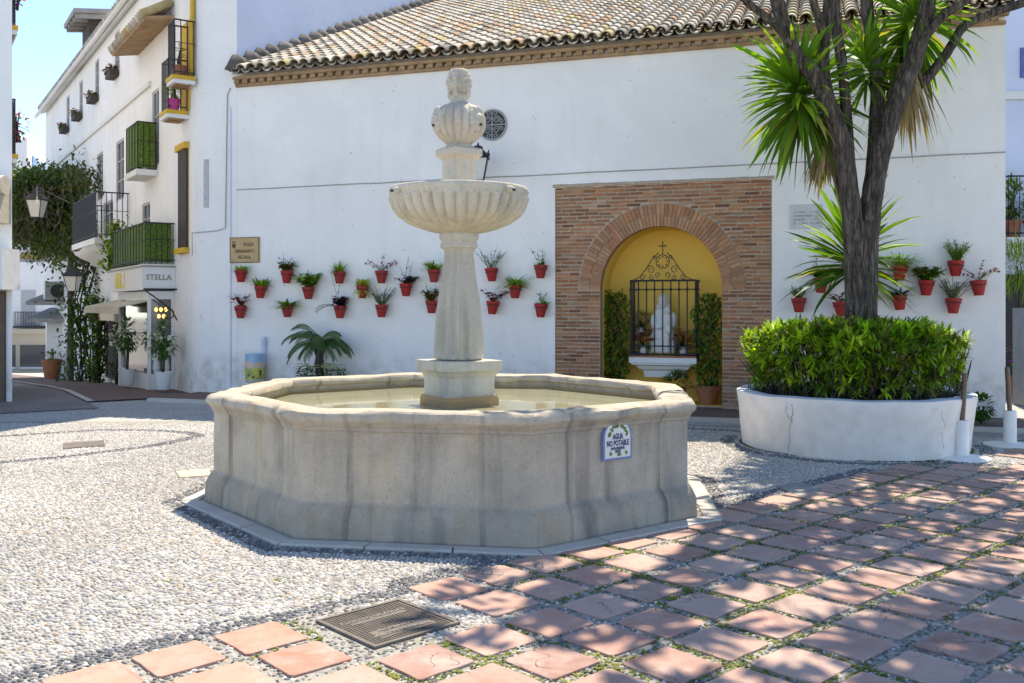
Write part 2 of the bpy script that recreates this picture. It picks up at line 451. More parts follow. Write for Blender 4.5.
# terracotta slabs laid in a moss and pebble grid: one paving sheet
tiles = []; mb = MB()
for j in range(0, 26):
    for i in range(-12, 30):
        sh = .0 if j % 2 == 0 else .03
        o = TO+TV*(i*PER+sh+R.uniform(-.012,.012))+TU*(j*PER+R.uniform(-.012,.012))
        c = o+TV*TS/2+TU*TS/2
        if not tile_ok(c): continue
        tiles.append((i,j))
        k = R.random(); near = max(0, min(1, (1.2-c.x)/2.6))
        base = Vector((.42,.235,.18)).lerp(Vector((.47,.205,.135)), near*.9)
        base = base.lerp(Vector((.50,.37,.31)), max(0, k-.5)*1.2)
        if R.random() < .12: base = Vector((.34,.18,.145))
        base = base.lerp(Vector((.46,.33,.28)), R.random()**2*.55); base *= R.uniform(.75,1.12)
        an = R.uniform(-.025,.025); v = Matrix.Rotation(an,3,'Z') @ TV; u = Matrix.Rotation(an,3,'Z') @ TU
        tilt = [R.uniform(-.003,.003) for _ in range(4)]
        mb.cur = tuple(base); rows = []
        s = TS*R.uniform(.96,1.03)
        def edge(ins, z):
            P = []
            cs = [(-.5,-.5),(.5,-.5),(.5,.5),(-.5,.5)]
            for q in range(4):
                a, b = cs[q], cs[(q+1)%4]
                for t in (.05,.35,.65,.95):
                    x = a[0]+(b[0]-a[0])*t; y = a[1]+(b[1]-a[1])*t
                    p = c+v*x*(s-ins)+u*y*(s-ins)
                    jit = noise.noise(p*13)*.009+noise.noise(p*40)*.005
                    P.append(p+(c-p).normalized()*jit+Vector((0,0,z+tilt[q])))
            return P
        mb.grid([edge(0,-.01), edge(0,.0125), edge(.005,.0145)], True, False, True)
build('terracotta_paving', mb, M['paver'], kind='structure', local=True)

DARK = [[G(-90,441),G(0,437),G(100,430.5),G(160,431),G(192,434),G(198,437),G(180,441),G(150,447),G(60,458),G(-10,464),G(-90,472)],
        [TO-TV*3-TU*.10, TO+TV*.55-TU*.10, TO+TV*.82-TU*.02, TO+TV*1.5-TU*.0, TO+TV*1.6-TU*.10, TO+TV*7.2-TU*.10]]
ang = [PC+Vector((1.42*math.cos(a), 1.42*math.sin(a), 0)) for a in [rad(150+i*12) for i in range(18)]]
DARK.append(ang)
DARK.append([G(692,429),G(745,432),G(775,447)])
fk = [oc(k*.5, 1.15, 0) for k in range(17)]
def dist_poly(P, poly):
    d = np.full(len(P), 9.0)
    for a, b in zip(poly[:-1], poly[1:]):
        A = np.array(a)[:2]; B = np.array(b)[:2]; ab = B-A; t = np.clip(((P-A)@ab)/(ab@ab+1e-9), 0, 1)
        d = np.minimum(d, np.linalg.norm(P-(A+t[:,None]*ab), axis=1))
    return d
def pebbles():
    P = []
    sx, sy = .033, .0225
    ca, sa = math.cos(rad(38)), math.sin(rad(38))
    gx, gy = np.meshgrid(np.arange(-14, 18, sx), np.arange(-6, 18, sy))
    off = (np.arange(gx.shape[0]) % 2)[:,None]*sx*.5
    gx = gx+off+NR.uniform(-.010,.010,gx.shape); gy = gy+NR.uniform(-.006,.006,gy.shape)
    x = (gx*ca-gy*sa).ravel(); y = (gx*sa+gy*ca).ravel()
    k = (y > 3.9) & (y < 13.0) & (np.abs(x) < y*.555+.35)
    x, y = x[k], y[k]; P = np.stack([x,y],1)
    Mi = np.linalg.inv(np.array(FM)); q = (P-np.array([FC.x,FC.y]))@Mi.T
    a = (np.degrees(np.arctan2(q[:,1],q[:,0]))+112.5) % 45-22.5
    rr = np.hypot(q[:,0],q[:,1])*np.cos(np.radians(a))/math.cos(rad(22.5))
    keep = rr > 1.112
    keep &= np.hypot(P[:,0]-PC.x, P[:,1]-PC.y) > 1.27
    d = P-np.array([TO.x,TO.y]); tv = d@np.array(TV)[:2]; tu = d@np.array(TU)[:2]
    ii = np.floor(tv/PER).astype(int); jj = np.floor(tu/PER).astype(int)
    ts = set(tiles); infoot = np.array([(i,j) in ts for i,j in zip(ii,jj)])
    sh = np.where(jj % 2 == 0, 0, .03); fv = tv-ii*PER-sh; fu = tu-jj*PER
    ins = infoot & (fv > .008) & (fv < TS-.004) & (fu > .008) & (fu < TS-.008)
    keep &= ~ins
    keep &= ~((tv > .86) & (tv < 1.415) & (tu > .13) & (tu < .67))
    keep &= ((P[:,0]-W0.x)*WN.x+(P[:,1]-W0.y)*WN.y) < -1.95
    gap = (tu > -.03) & (np.array([(i,j) in ts or (i-1,j) in ts or (i,j-1) in ts for i,j in zip(ii,jj)]))
    keep &= ~(gap & (NR.random(len(x)) < .30))
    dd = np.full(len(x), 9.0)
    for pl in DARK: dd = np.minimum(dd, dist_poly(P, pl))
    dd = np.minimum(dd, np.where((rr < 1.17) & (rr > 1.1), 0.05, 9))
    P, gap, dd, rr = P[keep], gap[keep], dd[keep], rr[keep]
    n = len(P)
    th = rad(38)+.35*np.sin(P[:,0]*.9+1)+.35*np.sin(P[:,1]*1.1)+NR.normal(0,.28,n)
    L = NR.uniform(.011,.022,n); W = L*NR.uniform(.5,.72,n); Hh = NR.uniform(.008,.015,n)
    L = np.where(gap, L*.80, L); W = np.where(gap, W*.8, W); Hh = np.where(gap, Hh*.75, Hh); tl = NR.normal(0,.18,(n,2))
    hx = np.cos(np.arange(6)*math.pi/3); hy = np.sin(np.arange(6)*math.pi/3)
    V = np.zeros((n,13,3))
    for r,(s,z) in enumerate(((1.0,0.0),(.74,.72))):
        lx = L[:,None]*hx*s; ly = W[:,None]*hy*s
        V[:,r*6:r*6+6,0] = P[:,0:1]+lx*np.cos(th)[:,None]-ly*np.sin(th)[:,None]
        V[:,r*6:r*6+6,1] = P[:,1:2]+lx*np.sin(th)[:,None]+ly*np.cos(th)[:,None]
        V[:,r*6:r*6+6,2] = Hh[:,None]*z+ (lx*tl[:,0:1]+ly*tl[:,1:2])*z
    V[:,12,0] = P[:,0]; V[:,12,1] = P[:,1]; V[:,12,2] = Hh
    V[:,:,2] += .001
    pat = np.sin(P[:,0]*2.1+1.3*np.sin(P[:,1]*1.7))*np.sin(P[:,1]*1.3+np.sin(P[:,0])); base = np.array([.55,.525,.475])*(1+.10*pat[:,None]); C = base*NR.uniform(.55,1.15,(n,1))
    tan = NR.random(n) < .08; C[tan] = np.array([.46,.37,.27])*NR.uniform(.8,1.1,(tan.sum(),1))
    gr = NR.random(n) < .12; C[gr] = np.array([.38,.385,.38])*NR.uniform(.7,1.1,(gr.sum(),1))
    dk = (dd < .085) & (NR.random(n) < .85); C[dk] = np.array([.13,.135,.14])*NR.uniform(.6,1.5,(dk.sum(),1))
    gm = gap & (NR.random(n) < .58); C[gm] = np.array([.14,.14,.13])*NR.uniform(.6,1.4,(gm.sum(),1))
    C = np.clip(C,0,1)
    q = np.arange(6); j = (q+1) % 6
    quad = np.stack([q, j, j+6, q+6],1); tri = np.stack([q+6, j+6, np.full(6,12)],1)
    idx = np.arange(n)[:,None,None]*13
    loops = np.concatenate([(quad[None]+idx).reshape(-1), (tri[None]+idx).reshape(-1)])
    nq, nt = n*6, n*6
    starts = np.concatenate([np.arange(nq)*4, nq*4+np.arange(nt)*3])
    me = bpy.data.meshes.new('pebble_mosaic')
    me.vertices.add(n*13); me.vertices.foreach_set('co', V.reshape(-1).astype(np.float32))
    me.loops.add(len(loops)); me.loops.foreach_set('vertex_index', loops.astype(np.int32))
    me.polygons.add(nq+nt); me.polygons.foreach_set('loop_start', starts.astype(np.int32))
    me.polygons.foreach_set('use_smooth', np.ones(nq+nt, dtype=bool))
    at = me.color_attributes.new('Col','FLOAT_COLOR','POINT')
    cc = np.ones((n,13,4), dtype=np.float32); cc[:,:,:3] = C[:,None,:]; at.data.foreach_set('color', cc.ravel())
    me.update(calc_edges=True); me.validate(); me.materials.append(M['pebble'])
    o = bpy.data.objects.new('pebble_mosaic', me); COL.objects.link(o); o['kind'] = 'structure'
    print('pebbles', n)
pebbles()
# moss and small weeds in the joints
mb = MB()
for (i,j) in tiles:
    if R.random() < .2: continue
    o = TO+TV*(i*PER)+TU*(j*PER)
    if o.y > 9.5: continue
    dens = noise.noise(o*.9)*1.3+.62
    if dens < 0.1: continue
    for q in range(int(95*dens)):
        if R.random() < .5: p = o+TV*R.uniform(0,PER)+TU*(TS+R.uniform(.0,.095))
        else: p = o+TU*R.uniform(0,PER)+TV*(TS+R.uniform(.0,.095))
        c = R.choice([(.24,.27,.035),(.17,.22,.035),(.30,.28,.05),(.12,.15,.03)])
        mb.cur = c
        for w in range(3):
            a = R.uniform(0,6.28)
            mb.leaf(p, (math.cos(a),math.sin(a),R.uniform(.5,1.6)), R.uniform(.016,.032), .015, .6, c, 2)
for q in range(26):                             # a few tufts among the pebbles
    p = Vector((R.uniform(-4,-.3), R.uniform(4.6,9), .004))
    for w in range(60):
        c = R.choice([(.19,.23,.03),(.25,.25,.04)]); a = R.uniform(0,6.28)
        mb.leaf(p+Vector((R.gauss(0,.04),R.gauss(0,.015),0)), (math.cos(a),math.sin(a),R.uniform(.2,.9)), R.uniform(.012,.024), .012, .6, c, 2)
for q in range(1500):
    a = R.uniform(2.9,6.5); rr_ = 1.252+abs(R.gauss(0,.014)); c = R.choice([(.10,.13,.03),(.16,.19,.04),(.07,.08,.03)]); b = R.uniform(0,6.28)
    if noise.noise(Vector((math.cos(a)*3,math.sin(a)*3,5))) < -.12: continue
    mb.leaf((PC.x+rr_*math.cos(a),PC.y+rr_*math.sin(a),.002),(math.cos(b),math.sin(b),R.uniform(.5,1.6)),R.uniform(.016,.034),.014,.6,c,2)
build('joint_moss', mb, M['leaf'], kind='stuff', label='yellow green moss and tiny weeds in the joints between the paving slabs', local=True)

# street sheets
def poly_sheet(name, pix, z, mat, kind='structure'):
    mb = MB()
    mb.face([(p.x, p.y, z+gz(p.x,p.y)) for p in pix]); return build(name, mb, mat, kind=kind)
def lsheet(name, s0, s1, p0, p1, z, mat):
    mb = MB(); n = 16
    mb.grid([[(lambda q: (q.x,q.y,z+gz(q.x,q.y)))(LP(s0+(s1-s0)*i/n, 0, p)) for p in (p0,p1)] for i in range(n+1)])
    return build(name, mb, mat, kind='structure')
lsheet('street', -1.6, 62, 1.9, 7.0, .006, M['street'])
lsheet('sidewalk', -.5, 40, 0.02, 1.78, .02, M['pave'])
lsheet('light_kerb_strip', -.5, 40, 1.78, 1.90, .024, M['kerb'])
mb = MB(); mb.obox(WP(-7.5,-.02,-1.25), WE*16.2, WN*1.28, (0,0,.07)); build('wall_pavement', mb, M['pave'], kind='structure')
mb = MB(); mb.obox(WP(-7.5,-.02,-1.37), WE*16.2, WN*.117, (0,0,.078)); build('pavement_kerb', mb, M['kerb'], kind='structure')
for a,b,c,d,nm,lb,mt in ((G(63,444.5),G(104,441.5),G(105,447),G(63,450),'drain_cover','long narrow brown drain cover set in the pebbles far left','rust'),
               (G(176,473),G(210,470),G(210,477),G(180,479),'stone_slab','sandy flat slab in the pebbles beside the left side of the fountain','beige'),
               (G(776,488),G(800,484),G(822,490),G(800,498),'concrete_patch','pale square concrete slab in pebbles between fountain and round planter','zinc')):
    mb = MB(); mb.prism([(0,0),(1,0),(1,1),(0,1)], lambda x,y,z: (a*(1-x)*(1-y)+b*x*(1-y)+c*x*y+d*(1-x)*y)+Vector((0,0,.018 if z == 0 else -.02)))
    build(nm, mb, M[mt], label=lb, cat='ground cover')

# manhole cover
mo = TO+TV*.877+TU*.141
t = thing('manhole_cover', mo+TV*.26+TU*.26, 'square brown cast iron manhole cover with worn raised lettering in the paving', 'manhole cover')
mb = MB(); S = .52
for a,b,c,d in ((0,0,S,.02),(0,S-.02,S,.02),(0,.02,.02,S-.04),(S-.02,.02,.02,S-.04)):
    mb.obox(mo+TV*a+TU*b+Vector((0,0,-.01)), TV*c, TU*d, (0,0,.027))
build('frame', mb, M['rust'], t)
mb = MB(); mb.obox(mo+TV*.024+TU*.024+Vector((0,0,-.01)), TV*(S-.048), TU*(S-.048), (0,0,.022))
for i in range(26):
    for k in range(26):
        p = mo+TV*(.034+i*.0176)+TU*(.034+k*.0176)
        if 3 < i < 23 and (5 < k < 9 or 16 < k < 23): continue
        mb.obox(p+Vector((0,0,.0115)), TV*.010, TU*.010, (0,0,.004))
build('lid', mb, M['rust'], t)
mb = MB()
for dx in (-.022,.022): mb.lathe([(.011,0),(.011,.002)], mo+TV*(.26+dx)+TU*.26+Vector((0,0,.0145)), 12, None, True, True)
mb.obox(mo+TV*.24+TU*.255+Vector((0,0,.0146)), TV*.04, TU*.01, (0,0,.002)); build('key_slot', mb, M['dark'], t)
for (txt,sz,b) in (('REGISTRO DE AGUAS',.040,.145),('ALUMBRADO',.036,.345),('PUBLICO MUNICIPAL',.036,.405)):
    tm = text_mesh('= '*9 if False else txt, sz, lambda x,y,z,b=b: mo+TV*(.25+x)+TU*(b-y)+Vector((0,0,.0135+z)), .002, .001)
    build('raised_lettering', tm, M['rustl'], t)

# ------------------------------------------------------------------ fountain
ft = thing('fountain', FC, 'octagonal pale stone fountain with fluted column, bowl and carved head in the square', 'fountain')
def ring(s, z, pil=0.0, jit=0.0, nub=0.0):
    row = []
    fr = [0,.012,.06,.15,.194,.20,.22,.226,.3,.4,.492,.5,.508,.6,.7,.774,.78,.80,.806,.85,.94,.988]
    for k in range(8):
        for t in fr:
            d = 0 if (t <= .20 or t >= .80) else pil
            p = oc(k+t, s-d, z)
            if jit:
                p += (p-FC).normalized()*noise.noise(p*6+Vector((s*9,0,z*5)))*jit+Vector((0,0,noise.noise(p*4.3+Vector((7,s*3,z*3)))*jit*.8))
                if z > .8: p += Vector((0,0,min(0,noise.noise(p*17)+.18)*.028))+(FC-p).normalized()*max(0,noise.noise(p*14+Vector((3,1,7)))-.2)*.03
            row.append(p)
    return row
rows = [ring(1.008,-.02), ring(1.006,.10,.006,.006), ring(1.003,.17,.008,.006), ring(.984,.235,.009,.004), ring(.972,.262,.007,.003),
        ring(.972,.5,.007,.003), ring(.971,.70,.007,.003), ring(.972,.745,.004,.003), ring(.979,.750,0,.003), ring(.981,.772,0,.004), ring(.984,.778,0,.004), ring(.990,.80,0,.006), ring(.999,.815,0,.008),
        ring(1.004,.828,0,.010), ring(1.005,.85,0,.013), ring(1.000,.876,0,.015), ring(.990,.890,0,.013), ring(.965,.895,0,.010), ring(.93,.896,0,.010),
        ring(.898,.893,0,.010), ring(.882,.886,0,.012), ring(.874,.865,0,.010), ring(.873,.84,0,.008), ring(.880,.825,0,.004), ring(.890,.815,0,.003), ring(.893,.77,0,.003)]
mb = MB(); mb.grid(rows, True)
mb.c = []
frj = [0,.012,.06,.15,.194,.20,.22,.226,.3,.4,.492,.5,.508,.6,.7,.774,.78,.80,.806,.85,.94,.988]
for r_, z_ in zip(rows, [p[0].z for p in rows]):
    for i_, p in enumerate(r_):                  # old water stains run down the block joints, damp foot, darker band under the lip
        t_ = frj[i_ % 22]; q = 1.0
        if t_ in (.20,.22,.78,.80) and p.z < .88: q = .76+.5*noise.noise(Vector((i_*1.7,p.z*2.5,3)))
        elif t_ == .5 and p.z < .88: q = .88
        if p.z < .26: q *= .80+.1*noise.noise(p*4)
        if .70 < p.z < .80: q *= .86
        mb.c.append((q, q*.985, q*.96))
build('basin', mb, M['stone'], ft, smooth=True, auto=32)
mb = MB(); mb.grid([ring(.8935,.795,0,.003), ring(.891,.735,0,.002), ring(.90,.55), ring(.3,.55)], True)
build('waterline_band', mb, M['stain'], ft, smooth=True, auto=40)
mb = MB()                                       # kerb stones round the foot, with open joints
for k in range(8):
    n = 3
    for i in range(n):
        t0 = k+i/n+(.004 if i or 1 else 0); t1 = k+(i+1)/n-.004
        dz = R.uniform(-.004,.004)
        a,b,c,d = oc(t0,1.03,0),oc(t1,1.03,0),oc(t1,1.098,0),oc(t0,1.098,0)
        P = [a,b,c,d]; mb.prism([(0,0),(1,0),(1,1),(0,1)], lambda x,y,z: (P[0]*(1-x)*(1-y)+P[1]*x*(1-y)+P[2]*x*y+P[3]*(1-x)*y)+Vector((0,0,.022+dz if z == 0 else -.02)))
build('kerb', mb, M['kerb'], ft, bevel=.006)
mb = MB(); mb.grid([[oc(k,1.032,.006) for k in range(8)], [oc(k,.99,.006) for k in range(8)]], True); build('kerb_bed', mb, M['kerb'], ft)
mb = MB(); mb.face([oc(k,.897,.752) for k in range(8)]); build('water', mb, M['water'], kind='structure')

CC = Vector((-.462, 8.29, 0))
def sq(side, rot, z, n=1):
    h = side/2; a = rot
    pts = [(-h,-h),(h,-h),(h,h),(-h,h)]
    ca, sa = math.cos(a), math.sin(a); ca2 = sa2 = None
    out = []
    for q in range(4):
        x0,y0 = pts[q]; x1,y1 = pts[(q+1)%4]
        for t in (0,.03,.5,.97):
            x = x0+(x1-x0)*t; y = y0+(y1-y0)*t
            out.append((CC.x+x*ca-y*sa, CC.y+x*sa+y*ca, z))
    return out
R1 = rad(33)
mb = MB(); mb.grid([sq(.50,R1,.5),sq(.50,R1,.80),sq(.475,R1,.835),sq(.453,R1,.845),sq(.452,R1,.98),sq(.458,R1,1.0),sq(.485,R1,1.02),sq(.50,R1,1.035),sq(.54,R1,1.055),sq(.548,R1,1.06),sq(.55,R1,1.13),sq(.542,R1,1.14)], True, False, True)
build('pedestal', mb, M['stone2'], ft, bevel=.006)
mb = MB(); mb.grid([sq(.504,R1,.745),sq(.504,R1,.802),sq(.478,R1,.838)], True); build('stained_foot', mb, M['stain'], ft)
def flute16(a, z):
    k = 1.0 if 1.20 < z < 2.06 else max(0, 1-abs(z-(1.20 if z < 1.5 else 2.06))/.05)
    return 1-.20*k*abs(math.cos(a*7))**1.1
col = [(.18,1.14),(.205,1.15),(.222,1.17),(.228,1.20),(.228,1.26),(.223,1.36),(.214,1.48),(.203,1.57),(.188,1.68),(.168,1.79),(.153,1.89),(.142,1.98),(.135,2.05),(.132,2.09),(.142,2.105),(.160,2.115),(.164,2.135),(.158,2.15),(.152,2.165),(.158,2.18),(.170,2.195),(.172,2.225),(.165,2.24),(.165,2.27)]
mb = MB(); mb.lathe(col, CC, 128, flute16, True, False); build('column', mb, M['stone2'], ft, smooth=True, auto=50)
def gad(a, z):
    k = max(0, min(1, (z-2.275)/.05))*max(0, min(1, (2.565-z)/.03))
    return 1+.075*k*(abs(math.sin(a*18))-.6)
bowl = [(.16,2.235),(.18,2.243),(.25,2.256),(.346,2.285),(.44,2.328),(.519,2.382),(.562,2.44),(.586,2.50),(.597,2.535),(.599,2.55),(.597,2.565),(.604,2.575),(.608,2.60),(.606,2.622),(.598,2.63),(.55,2.63),(.535,2.62),(.50,2.56),(.40,2.48),(.2,2.44),(.02,2.44)]
mb = MB(); mb.lathe(bowl, CC, 252, gad); bo = build('bowl', mb, M['stone2'], ft, smooth=True, auto=50)
for px, py in ((399,193.5),(509,192.5)):
    k = (px-512)/F; a = math.asin(max(-1,min(1,(k*8.0-CC.x)/.604)))
    d = Vector((math.sin(a), -math.cos(a), 0)); c = CC+d*.60+Vector((0,0,2.575))
    mb = MB(); mb.tube([c-d*.02, c+d*.03], [.035,.026], 10); mb.ball(c+d*.012,(.045,.045,.032),10,6)
    s_ = build('rosette', mb, M['stone2'], bo, smooth=True)
    mb = MB(); mb.tube([c+d*.02, c+d*.075+Vector((0,0,-.008))], .011, 8); build('spout_pipe', mb, M['iron'], bo, smooth=True)
R2 = rad(39)
mb = MB(); mb.grid([sq(.215,R2,2.43),sq(.21,R2,2.86),sq(.212,R2,2.875),sq(.235,R2,2.89),sq(.27,R2,2.905),sq(.295,R2,2.915),sq(.295,R2,2.96),sq(.285,R2,2.972),sq(.22,R2,2.99)], True, False, True)
build('upper_block', mb, M['stone2'], ft, bevel=.005)
def gad2(a, z):
    k = max(0,min(1,(z-3.0)/.05))*max(0,min(1,(3.36-z)/.05)); return 1+.13*k*(abs(math.sin(a*9))-.5)
urn = [(.11,2.985),(.12,3.0),(.10,3.015),(.13,3.04),(.175,3.08),(.208,3.13),(.222,3.18),(.222,3.23),(.208,3.28),(.18,3.32),(.14,3.352),(.10,3.365),(.085,3.375),(.08,3.39)]
mb = MB(); mb.lathe(urn, CC, 144, gad2, True, True); ur = build('urn', mb, M['stone2'], ft, smooth=True, auto=50)
# masks with dark spout holes round the urn
for az in (-150, -38, 52, 142):
    d = Vector((math.cos(rad(az)), math.sin(rad(az)), 0)); sd = Vector((-d.y, d.x, 0)); c = CC+d*.20+Vector((0,0,3.20))
    rt = Matrix((sd, d, Vector((0,0,1)))).transposed()
    bl = [(c,(.075,.045,.10),rt),(c+d*.035+Vector((0,0,.035)),(.055,.025,.02),rt),(c+d*.04+Vector((0,0,-.005)),(.016,.03,.03),rt),
          (c+d*.02+sd*.04+Vector((0,0,-.01)),(.03,.03,.03),rt),(c+d*.02-sd*.04+Vector((0,0,-.01)),(.03,.03,.03),rt),(c+d*.015+Vector((0,0,-.07)),(.03,.03,.025),rt)]
    for k in range(9):
        a = rad(-20+k*27.5); bl.append((c+sd*math.cos(a)*.075+Vector((0,0,math.sin(a)*.095+.01)),(.028,.028,.028),rt))
    build('lion_mask', sculpt(bl,.008,2), M['stone2'], ur, smooth=True)
    mb = MB(); mb.tube([c+d*.03+Vector((0,0,-.035)), c+d*.055+Vector((0,0,-.036))], .013, 8); build('spout_hole', mb, M['dark'], ur)
# carved head: four curly faces back to back
bl = []; hc = CC+Vector((0,0,3.545))
bl.append((hc+Vector((0,0,-.13)),(.075,.075,.08))); bl.append((hc,(.088,.088,.12)))
for az in (-62, -152, 28, 118):
    d = Vector((math.cos(rad(az)), math.sin(rad(az)), 0)); sd = Vector((-d.y, d.x, 0)); rt = Matrix((sd, d, Vector((0,0,1)))).transposed(); U = Vector((0,0,1))
    f = hc+d*.055
    bl += [(f,(.058,.05,.088),rt),(f+d*.046+U*.03,(.048,.012,.012),rt),(f+d*.055+U*.0,(.011,.018,.028),rt),(f+d*.05-U*.012,(.016,.018,.011),rt),
           (f+d*.036-U*.01+sd*.03,(.02,.018,.022),rt),(f+d*.036-U*.01-sd*.03,(.02,.018,.022),rt),
           (f+d*.046-U*.038,(.022,.012,.006),rt),(f+d*.046-U*.052,(.018,.012,.007),rt),(f+d*.036-U*.078,(.022,.018,.016),rt)]
    for k in range(11):
        a = rad(-35+k*25); bl.append((f+d*.01+sd*math.cos(a)*.062+U*(math.sin(a)*.085+.012),(.022,.026,.022),rt))
    for s in (-1,1): bl.append((hc+d*.06+sd*s*.06+U*-.09,(.022,.022,.045),rt))
for k in range(14): a = k*math.pi/7; bl.append((hc+Vector((math.cos(a)*.06,math.sin(a)*.06,.105)),(.024,.024,.022)))
build('carved_head', sculpt(bl,.0048,1), M['stone2'], ft, smooth=True)

# tile plaque AGUA NO POTABLE on the right-hand side of the basin
fA, fB = oc(1,.972,0), oc(2,.972,0); fd = (fB-fA).normalized(); fn = Vector((fd.y,-fd.x,0))
if fn.y > 0: fn = -fn
def face_px(px, py, off=0.0):
    k = (px-512)/F; o = fA+fn*off; s = (k*o.y-o.x)/(fd.x-k*fd.y); q = o+fd*s; return s, H-(py-Y0)/F*q.y
s0,_ = face_px(602,440); s1,_ = face_px(630.5,440); sc = (s0+s1)/2; hw = (s1-s0)/2; _,zb = face_px(616,459.5); _,zt = face_px(616,418)
def fp(a, z, p): q = fA+fd*(sc+a)+fn*p; return Vector((q.x,q.y,z))
t = thing('tile_plaque', fp(0,zb,.0), 'small arched white and blue ceramic water notice on the right face of the fountain', 'sign')
def archpoly(w, z0, z1, n=14):
    r = w; return [(-w,z0),(w,z0)]+[(r*math.cos(i*math.pi/n), z1-r+r*math.sin(i*math.pi/n)) for i in range(n+1)]
def aplate(w, z0, z1, p0, p1): 
    mb = MB(); mb.prism(archpoly(w,z0,z1), lambda x,y,z: fp(x, y, p1 if z == 0 else p0)); return mb
build('border', aplate(hw,zb,zt,-.02,.012), M['blueg'], t); build('face', aplate(hw-.016,zb+.016,zt-.016,.005,.0145), M['whiteg'], t)
mb = MB()
for i in range(11):
    a = rad(12+i*15.6); r = hw-.052
    for q in range(3): mb.ball(fp(r*math.cos(a)+R.uniform(-.008,.008), zt-hw+r*math.sin(a)+R.uniform(-.008,.008), .0145),(.012,.004,.010),6,4)
for x in (-.075,0,.075): mb.ball(fp(x,zb+.048+(.0 if x else -.008),.0145),(.016 if x else .026,.004,.016),8,4)
build('garland', mb, M['greeng'], t)
hgt = zt-zb
for txt,sz,zz,b in (('AGUA',.056,zb+hgt*.555,.0025),('NO POTABLE',.056,zb+hgt*.395,.0022),('NON-DRINKING',.028,zb+hgt*.275,.001),('WATER',.026,zb+hgt*.20,.001)):
    build('lettering', text_mesh(txt, sz, lambda x,y,z,zz=zz: fp(x*.64,zz+y,.0155+z), .001, b), M['navy'], t)
# ------------------------------------------------------------------ chapel with tiled roof and brick shrine arch
UL = WU(237,300)[0]; UR = WU(1005.5,300)[0]
PL, PZ = WU(555,188); PR, PZ2 = WU(772,180); PTOP = (PZ+PZ2)/2
nl = WU(600,300)[0]; nr_ = WU(722,300)[0]; NCU = (nl+nr_)/2; NRD = (nr_-nl)/2
NAP = WU(661,226)[1]; NSP = NAP-NRD*1.04
print('panel', PL, PR, PTOP, 'niche', NCU, NRD, NSP, NAP, 'wall', UL, UR)
EZ = WU(600,58)[1]                               # underside of the cornice
ch = thing('chapel', WP((UL+UR)/2,0,3), 'white chapel wall with tiled roof behind the fountain, pierced by a brick shrine arch', 'building')
mb = MB()
mb.obox(WP(UL,-.1,0), WE*(PL-UL), WN*.5, (0,0,EZ+.35)); mb.obox(WP(PR,-.1,0), WE*(UR-PR), WN*.5, (0,0,EZ+.35))
mb.obox(WP(PL,PTOP,0), WE*(PR-PL), WN*.5, (0,0,EZ+.25-PTOP))
build('wall', mb, M['wall'], ch)
mb = MB(); mb.obox(WP(UR-.45,-.1,.5), WE*.448, WN*9.3, (0,0,EZ+.3))
g = [WP(UR-.004,EZ+.2,.1), WP(UR-.004,EZ+.2,9.8), WP(UR-.004,EZ+4.2,9.6)]
mb.face(g); mb.face([p-WE*.4 for p in g]); build('gable_wall', mb, M['wall'], ch)
# cornice of brick dentils under the eaves
mb = MB()
mb.obox(WP(UL,EZ,-.06), WE*(UR-UL), WN*.058, (0,0,.05)); mb.obox(WP(UL,EZ+.115,-.14), WE*(UR-UL+.03), WN*.138, (0,0,.05))
n = int((UR-UL)/.17)
for i in range(n):
    mb.cur = tuple(Vector((.50,.30,.14))*R.uniform(.75,1.1)); mb.obox(WP(UL+.01+i*.17,EZ+.0495,-.11), WE*.095, WN*.106, (0,0,.066))
build('cornice', mb, M['terraslab'], ch)
# barrel tiles: cover and pan courses
SL = math.atan(.43); S = WN*math.cos(SL)+Vector((0,0,math.sin(SL))); NRM = -WN*math.sin(SL)+Vector((0,0,math.cos(SL)))
E0 = WP(0,EZ+.215,-.23)
def tilecol():
    k = R.random(); b = Vector((.50,.44,.35)).lerp(Vector((.60,.56,.48)), R.random())
    if k < .14: b = Vector((.50,.33,.21))
    elif k < .20: b = Vector((.54,.44,.22))
    elif k < .30: b = Vector((.30,.275,.24))
    return tuple(b*R.uniform(.75,1.1))
mb = MB(); sp = .212; ncol = int((UR+.08-UL)/sp)
rowsN = 31
for i in range(ncol+1):
    u = UL+.03+i*sp; wob = R.uniform(-.012,.012)
    for r in range(rowsN):
        o = E0+WE*(u+wob*(.5+.5*math.sin(r)))+S*(r*.345-R.uniform(0,.02)+(R.uniform(-.03,.02) if r == 0 else 0))
        mb.cur = tilecol(); L = .43; rows = []
        for (t, rr, h) in ((0,.098,.052),(1,.080,.036)):
            rows.append([o+S*(L*t)+WE*(rr*math.cos(a))+NRM*(h+rr*.92*math.sin(a)) for a in [math.pi*q/8 for q in range(9)]])
        inner = [o+WE*(.082*math.cos(a))+NRM*(.052+.082*.9*math.sin(a)) for a in [math.pi*q/8 for q in range(9)]]
        mb.grid([[p+S*.25 for p in inner], inner, rows[0], rows[1]])
        if i < ncol:                            # pan tile
            mb.cur = tilecol(); o2 = E0+WE*(u+sp/2)+S*(r*.345-.02)
            rows = []
            for (t, rr, h) in ((0,.085,.030),(1,.10,.012)):
                rows.append([o2+S*(.42*t)+WE*(rr*math.cos(a))+NRM*(h+rr*.75*math.sin(a)+.03) for a in [math.pi+math.pi*q/6 for q in range(7)]])
            mb.grid(rows)
            mb.grid([[p-NRM*.018 for p in rows[0]], rows[0]])
build('roof', mb, M['rooftile'], ch, smooth=True, auto=40)
mb = MB(); w1 = 6.0; a0 = E0+WE*UL; b0 = E0+WE*(UR+.1)
